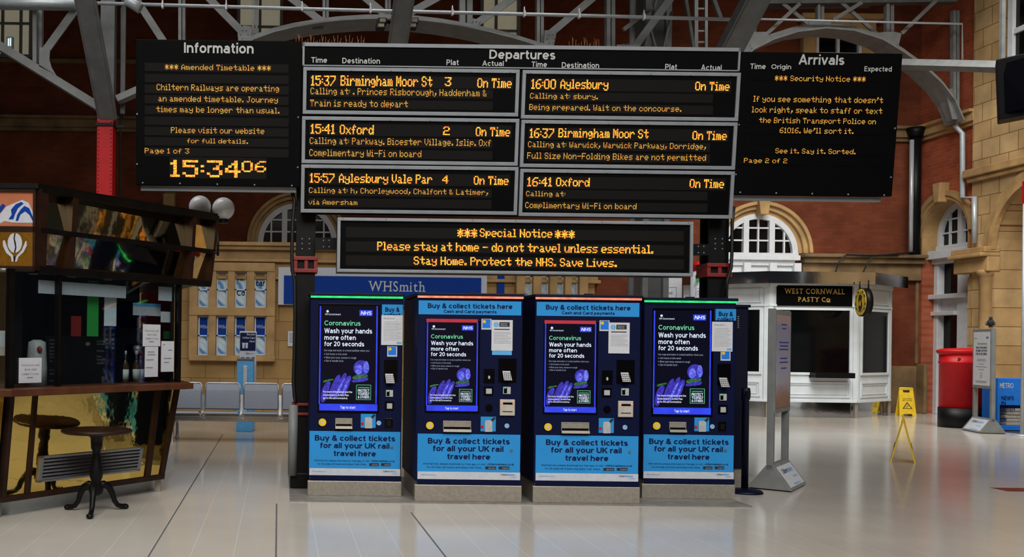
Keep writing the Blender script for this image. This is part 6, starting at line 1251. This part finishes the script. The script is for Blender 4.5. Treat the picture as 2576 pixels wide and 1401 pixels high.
# ------------------------------------------------------------------ poster stands
def stand(name, lb, loc, rz, city):
    t = thing(name, lb, 'poster stand', loc, rz); W_ = WM[t]; wv = lambda L: [W_ @ Vector(p) for p in L]
    w_, dp, ph = .70, .40, .25
    mb = MB(); mb.poly(wv([(-w_ / 2, -dp / 2, .012), (-w_ / 2, dp / 2, .012), (-w_ / 2, .03, ph), (-w_ / 2, -.03, ph)]), W_.to_3x3() @ Vector((w_, 0, 0))); bs = mb.build('base', M['steel_paint'], t, .003)
    mb = MB(); mb.hexa(wv([(-w_ / 2 + .02, -dp / 2 + .02, 0), (w_ / 2 - .02, -dp / 2 + .02, 0), (w_ / 2 - .02, dp / 2 - .02, 0), (-w_ / 2 + .02, dp / 2 - .02, 0), (-w_ / 2 + .02, -dp / 2 + .02, .013), (w_ / 2 - .02, -dp / 2 + .02, .013), (w_ / 2 - .02, dp / 2 - .02, .013), (-w_ / 2 + .02, dp / 2 - .02, .013)])); mb.build('rubber_pad', M['black'], t)
    n_l = Vector((0, -(ph - .012), dp / 2 - .03)).normalized(); n_l = Vector((0, -.82, .57)).normalized(); n_l = Vector((0, -(ph - .012), (dp / 2 - .03))).normalized()
    pl = Pl(W_ @ Vector((0, -dp / 2, .012)), W_.to_3x3() @ n_l); sl = math.hypot(ph - .012, dp / 2 - .03)
    mb = MB(); mb.panel(pl, -w_ / 2 + .06, .03, w_ / 2 - .04, sl - .03, 0, .003); mb.build('base_label', M['white_vinyl'], bs)
    def tx(mb, s_, u0, u1, v0, v1, bold=.015):
        V, Fc, bb = text_geo(s_, bold, False, 2); kx = (u1 - u0) / (bb[1] - bb[0]); kz = (v1 - v0) / .68; mb.add([pl.pt(u0 + (a - bb[0]) * kx, v0 + b * kz, .004 + c) for a, b, c in V], Fc)
    mb = MB(); tx(mb, 'Chiltern', -.22, .0, sl * .6, sl * .78); mb.build('label_text', M['navy_ink'], bs)
    mb = MB(); tx(mb, 'railways', .005, .22, sl * .6, sl * .78); tx(mb, 'by arriva', .07, .22, sl * .38, sl * .48, 0); tx(mb, 'chilternrailways.co.uk', -.1, .2, sl * .14, sl * .22, 0); mb.build('label_text', M['skyblue'], bs)
    for x in (-w_ / 2 + .035, w_ / 2 - .035):
        mb = MB(); V = wv([(x - .035, -.03, ph - .05), (x + .035, -.03, ph - .05), (x + .035, .03, ph - .05), (x - .035, .03, ph - .05), (x - .035, -.03, 1.80), (x + .035, -.03, 1.80), (x + .035, .03, 1.80), (x - .035, .03, 1.80)]); mb.hexa(V); mb.build('post', M['steel_paint'], t, .004)
    pf = Pl(W_ @ Vector((0, -.02, 0)), W_.to_3x3() @ Vector((0, -1, 0)))
    mb = MB(); mb.panel(pf, -w_ / 2 + .01, .76, w_ / 2 - .01, 1.79, -.04, .02); fr = mb.build('poster_frame', M['steel_paint'], t, .004)
    mb = MB(); mb.panel(pf, -w_ / 2 + .05, .81, w_ / 2 - .05, 1.74, .02, .024); ps = mb.build('poster', M['city'] if city else M['paper'], fr)
    mb = MB()
    def t2(s_, u0, u1, v0, v1, m_=None, bold=.01):
        V, Fc, bb = text_geo(s_, bold, False, 2); kx = (u1 - u0) / (bb[1] - bb[0]); kz = (v1 - v0) / .68; mb.add([pf.pt(u0 + (a - bb[0]) * kx, v0 + b * kz, .026 + c) for a, b, c in V], Fc)
    if city:
        for v, wd in ((1.64, .24), (1.60, .16), (1.46, .42), (1.425, .36), (1.39, .40), (1.30, .30), (1.26, .36), (1.20, .24)): mb.panel(pf, -wd / 2, v, wd / 2, v + .012, .024, .0255)
        mb.build('poster_text', M['blue'], ps)
    else:
        for s_, v in (('WASH YOUR HANDS', 1.45), ('MORE OFTEN', 1.395), ('FOR 20 SECONDS', 1.34)): t2(s_, -.2, .2, v, v + .036, bold=.03)
        mb.build('poster_text', M['navy_ink'], ps)
        mb = MB(); t2('Coronavirus', -.16, .2, 1.52, 1.555, bold=.02); mb.build('green_heading', M['green'], ps)
        mb = MB(); t2('NHS', .17, .26, 1.62, 1.66, bold=.02); t2('HM Government', -.27, -.17, 1.62, 1.64); mb.build('logo_text', M['blue'], ps)
        mb = MB()
        for v, wd in ((1.26, .30), (1.235, .34), (1.18, .20), (1.13, .4), (1.08, .2), (1.02, .1), (.98, .08), (.95, .1), (.88, .42), (.86, .38)): mb.panel(pf, -wd / 2, v, wd / 2, v + .008, .024, .0255)
        mb.build('small_print', M['ink'], ps)
    return t
stand('poster_stand', 'grey poster stand with a dusk city poster right of the ticket machines', (5.094, 9.71, 0), math.radians(50.5), True)
st2 = stand('poster_stand', 'pale grey poster stand with a white hand washing poster by the red post box', (12.28, 16.6, 0), math.radians(-104), False)
# pigeon on the second stand
p = at(2500, 823, 16.6); zt_ = 1.802
px_, py_ = 12.28 + .06, 16.6 + .05
px_ = at(2499, 815, 16.65).x; px_ = max(12.28 - .05, min(12.42, px_)); 
t = thing('pigeon', 'grey pigeon perched on top of the white poster stand by the post box', 'pigeon', (px_, py_, zt_))
mb = MB(); 
def skin(verts, edges, m, name, parent, sub=2):
    me = bpy.data.meshes.new(name); I = WM[parent].inverted(); me.from_pydata([I @ Vector(v[:3]) for v in verts], edges, []); me.materials.append(m)
    o = bpy.data.objects.new(name, me); C.objects.link(o); o.parent = parent; WM[o] = WM[parent]
    me2 = o.modifiers.new('skin', 'SKIN'); sv = me.skin_vertices[0].data if me.skin_vertices else None
    if sv is None:
        me.attributes.new('skin', 'FLOAT', 'POINT'); 
    return o
b0 = Vector((px_, py_, zt_ + .085)); d = Vector((-.55, -.75, 0)).normalized()
path = [b0 - d * .16 + Z * -.045, b0 - d * .10 + Z * -.03, b0 - d * .05, b0 + d * .01 + Z * .015, b0 + d * .05 + Z * .035, b0 + d * .07 + Z * .065, b0 + d * .075 + Z * .09, b0 + d * .09 + Z * .105, b0 + d * .11 + Z * .10]
mb.tube(path, [.018, .026, .05, .058, .05, .032, .024, .026, .010], 14); mb.build('pigeon_body', M['pigeon'], t)
mb = MB(); q = path[-1]; mb.tube([q - d * .01, q + d * .022 - Z * .008], [.007, .002], 8); mb.build('beak', M['black'], t)
for s_ in (-1, 1):
    sd = d.cross(Z) * s_; mb = MB(); mb.tube([b0 + d * .02 + sd * .048 + Z * .01, b0 - d * .06 + sd * .045, b0 - d * .14 + sd * .018 - Z * .03], [.03, .034, .008], 10); mb.build('wing', M['steel_dark'], t)
    mb = MB(); f_ = b0 + sd * .02 - Z * .04; mb.tube([f_, Vector((f_.x, f_.y, zt_ + .006)), Vector((f_.x, f_.y, zt_ + .006)) + d * .03], .005, 6); mb.build('leg', M['red_dark'], t)
# ------------------------------------------------------------------ post box
c = Vector((at(2425, 1060, 17.56).x, 17.56, 0))
t = thing('post_box', 'large oval red post box with a black base near the right wall', 'post box', c)
sx, sy = .43, .30
mb = MB(); mb.lathe(c, [(1.03, 0), (1.03, .36)], 40, sx, sy); mb.build('black_base', M['black'], t)
mb = MB(); mb.lathe(c, [(1.0, .36), (1.0, 1.17), (1.03, 1.18), (1.03, 1.21), (1.0, 1.22), (1.0, 1.33)], 40, sx, sy); mb.build('shaft', M['red'], t)
mb = MB(); mb.lathe(c, [(1.0, 1.33), (1.10, 1.37), (1.12, 1.40), (1.10, 1.42), (.9, 1.445), (.3, 1.46)], 40, sx, sy); mb.build('cap', M['red'], t)
pl = front(c.y - sy * 1.0); mb = MB(); mb.box(c.x - .02, c.y - sy - .004, .45, c.x + .02, c.y - sy + .02, 1.15); mb.box(c.x - .30, c.y - sy * .82, 1.24, c.x - .12, c.y - sy * .8, 1.28); mb.box(c.x + .12, c.y - sy * 1.02, 1.24, c.x + .30, c.y - sy * .8, 1.28); mb.build('slot_fittings', M['red_dark'], t)
# ------------------------------------------------------------------ newspaper bins and floor mat
def newsbin(lb, x0, x1, Y):
    xc = (x0 + x1) / 2; t = thing('newspaper_bin', lb, 'newspaper bin', (xc, Y + .25, 0), 0, 'blue newspaper bins')
    pl = front(Y); z1 = pl.uv(2545, 952)[1]
    mb = MB(); mb.box(x0, Y, .02, x1, Y + .38, .10); mb.box(x0, Y, .10, x0 + .04, Y + .38, z1); mb.box(x1 - .04, Y, .10, x1, Y + .38, z1); mb.box(x0 + .04, Y, .46, x1 - .04, Y + .38, z1); mb.box(x0 + .04, Y + .34, .1, x1 - .04, Y + .38, .46); mb.build('cabinet', M['blue_plastic'], t, .006)
    mb = MB(); mb.box(x0 + .02, Y + .02, 0, x1 - .02, Y + .36, .02); mb.build('foot', M['black'], t)
    mb = MB()
    def tx(s_, u0, u1, v0, v1, bold=.02):
        V, Fc, bb = text_geo(s_, bold, False, 3); kx = (u1 - u0) / (bb[1] - bb[0]); kz = (v1 - v0) / .68; mb.add([pl.pt(u0 + (a - bb[0]) * kx, v0 + b * kz, .003 + c) for a, b, c in V], Fc)
    tx('METRO', x0 + .03, x0 + .27, z1 - .17, z1 - .08); mb.build('title', M['white_vinyl'], t)
    mb = MB(); tx('NEWS', x0 + .06, x0 + .28, z1 - .38, z1 - .31); tx('IN', x0 + .06, x0 + .14, z1 - .47, z1 - .40); tx('SEVEN', x0 + .06, x0 + .3, z1 - .56, z1 - .49); mb.build('slogan', M['navy_ink'], t)
    return t, z1
xl_ = at(2508, 1000, 16.8).x
newsbin('blue newspaper bin with a stack of papers beside the white poster stand', xl_, xl_ + .75, 16.78)
for i in range(5):
    mb = MB(); o_ = .012 * math.sin(i * 2.3); mb.box(xl_ + .18 + o_, 16.80 + abs(o_), .1 + .062 * i, xl_ + .56 + o_, 17.10, .1 + .062 * i + .058)
    mb.build('newspaper_bundle', M['news'], None, .012, ['bottom newspaper bundle of the stack in the blue bin', 'second newspaper bundle from the bottom in the blue bin', 'middle newspaper bundle of the stack in the blue bin', 'second newspaper bundle from the top in the blue bin', 'top newspaper bundle of the stack in the blue bin'][i], 'newspapers', 'newspaper bundles')
mb = MB(); a, b = floor_at(2516, 1088), floor_at(2576, 1105); mb.poly([(12.75, 16.2, 0), (14.2, 15.6, 0), (14.2, 16.75, 0), (12.65, 16.75, 0)], (0, 0, .008)); mb.build('floor_mat', M['mat_floor'], label='dark mat on the floor below the blue newspaper bins', cat='mat')
p = floor_at(2575, 1232); mb = MB(); mb.box(p.x - .25, p.y - .12, -.004, p.x + .5, p.y + .12, .0015); mb.build('floor_cover', M['red_dark'], label='dark red inlaid cover plate in the floor at the right edge', cat='cover plate')
# ------------------------------------------------------------------ wet floor signs
def wet(lb, loc, rz, h=.60, spread=.26, wd=.30):
    t = thing('wet_floor_sign', lb, 'wet floor sign', loc, rz, 'yellow wet floor signs'); W_ = WM[t]
    for s_ in (-1, 1):
        n = Vector((0, s_ * h, spread / 2)).normalized(); pl = Pl(W_ @ Vector((0, s_ * spread / 2, 0)), W_.to_3x3() @ n); L = math.hypot(h, spread / 2)
        mb = MB(); f = lambda u, v: pl.pt(u, v, 0)
        mb.poly([f(-wd / 2, 0), f(-wd / 2 + .07, 0), f(-wd / 2 + .09, .05), f(wd / 2 - .09, .05), f(wd / 2 - .07, 0), f(wd / 2, 0), f(wd / 2 - .03, L), f(-wd / 2 + .03, L)], pl.n * -.016); o = mb.build('panel', M['yellow'], t, .003)
        mb = MB()
        def tx(s2, u0, u1, v0, v1):
            V, Fc, bb = text_geo(s2, .015, False, 2); kx = (u1 - u0) / (bb[1] - bb[0]); kz = (v1 - v0) / .68; mb.add([pl.pt(u0 + (a - bb[0]) * kx, v0 + b * kz, .002 + c) for a, b, c in V], Fc)
        tx('CAUTION', -.09, .09, L * .60, L * .635); tx('WET FLOOR', -.10, .10, L * .54, L * .575)
        for T_ in ([(-.10, L * .26), (.10, L * .26), (0, L * .5)],): 
            mb.poly([pl.pt(u, v, .001) for u, v in T_], pl.n * .001)
        mb.poly([pl.pt(u, v, .001) for u, v in ((-.06, L * .84), (.06, L * .84), (.07, L * .92), (-.07, L * .92))], pl.n * .001); mb.build('print', M['ink_black'], o)
        mb = MB(); mb.poly([pl.pt(u, v, .002) for u, v in ((-.07, L * .28), (.07, L * .28), (0, L * .45))], pl.n * .001); mb.poly([pl.pt(u, v, .002) for u, v in ((-.01, L * .3), (.01, L * .3), (.0, L * .3))], pl.n * .001); mb.build('triangle_field', M['yellow'], o)
        mb = MB(); mb.tube([pl.pt(-.03, L * .30, .004), pl.pt(.0, L * .345, .004), pl.pt(.015, L * .38, .004)], .005, 6); mb.ball(pl.pt(.022, L * .40, .004), .007, 8); mb.build('slipping_figure', M['ink_black'], o)
    mb = MB(); mb.tube([W_ @ Vector((-wd / 2 + .04, 0, h)), W_ @ Vector((wd / 2 - .04, 0, h))], .013, 8); mb.build('hinge', M['yellow'], t)
    return t
p = floor_at(2271, 1161); ang = math.atan2(2400.0, 1570.0)
wet('yellow folding wet floor sign seen edge on in the open floor', (p.x, p.y, 0), ang, .575, .27, .34)
p = floor_at(2286, 1047)
wet('yellow wet floor sign facing us by the dark wall beside the pasty kiosk', (p.x, p.y + .1, 0), -.12, .60, .2, .34)

# ------------------------------------------------------------------ small things on the right
t = thing('sign_pole', 'slim grey pole with a small red sign at the edge of the stone portal', 'sign', at(2574, 1080, 15.9))
a = at(2576, 700, 15.9); z0, z1, z2 = 0.0, at(2574, 512, 15.9).z, at(2572, 455, 15.9).z
mb = MB(); mb.tube([(a.x, 15.9, z0), (a.x, 15.9, z1)], .028, 10); mb.lathe((a.x, 15.9, 0), [(.14, 0), (.14, .015), (.03, .03)], 20); mb.build('pole', M['pipe'], t)
mb = MB(); mb.box(a.x - .03, 15.87, z1, a.x + .45, 15.93, z2); mb.build('red_sign', M['red'], t, .006)
for lb, P in (('black cable looping down over the stone cornice nearer the arched window', [(2260, 641), (2180, 642), (2130, 640), (2112, 655), (2102, 684)]), ('black cable looping down over the stone cornice nearer the corner drainpipe', [(2300, 634), (2250, 639), (2200, 643), (2184, 658), (2172, 684)])):
    mb = MB(); mb.tube([at(x, y, YB - .37) for x, y in P], .016, 8); mb.build('loose_cable', M['cable'], label=lb, cat='cable')
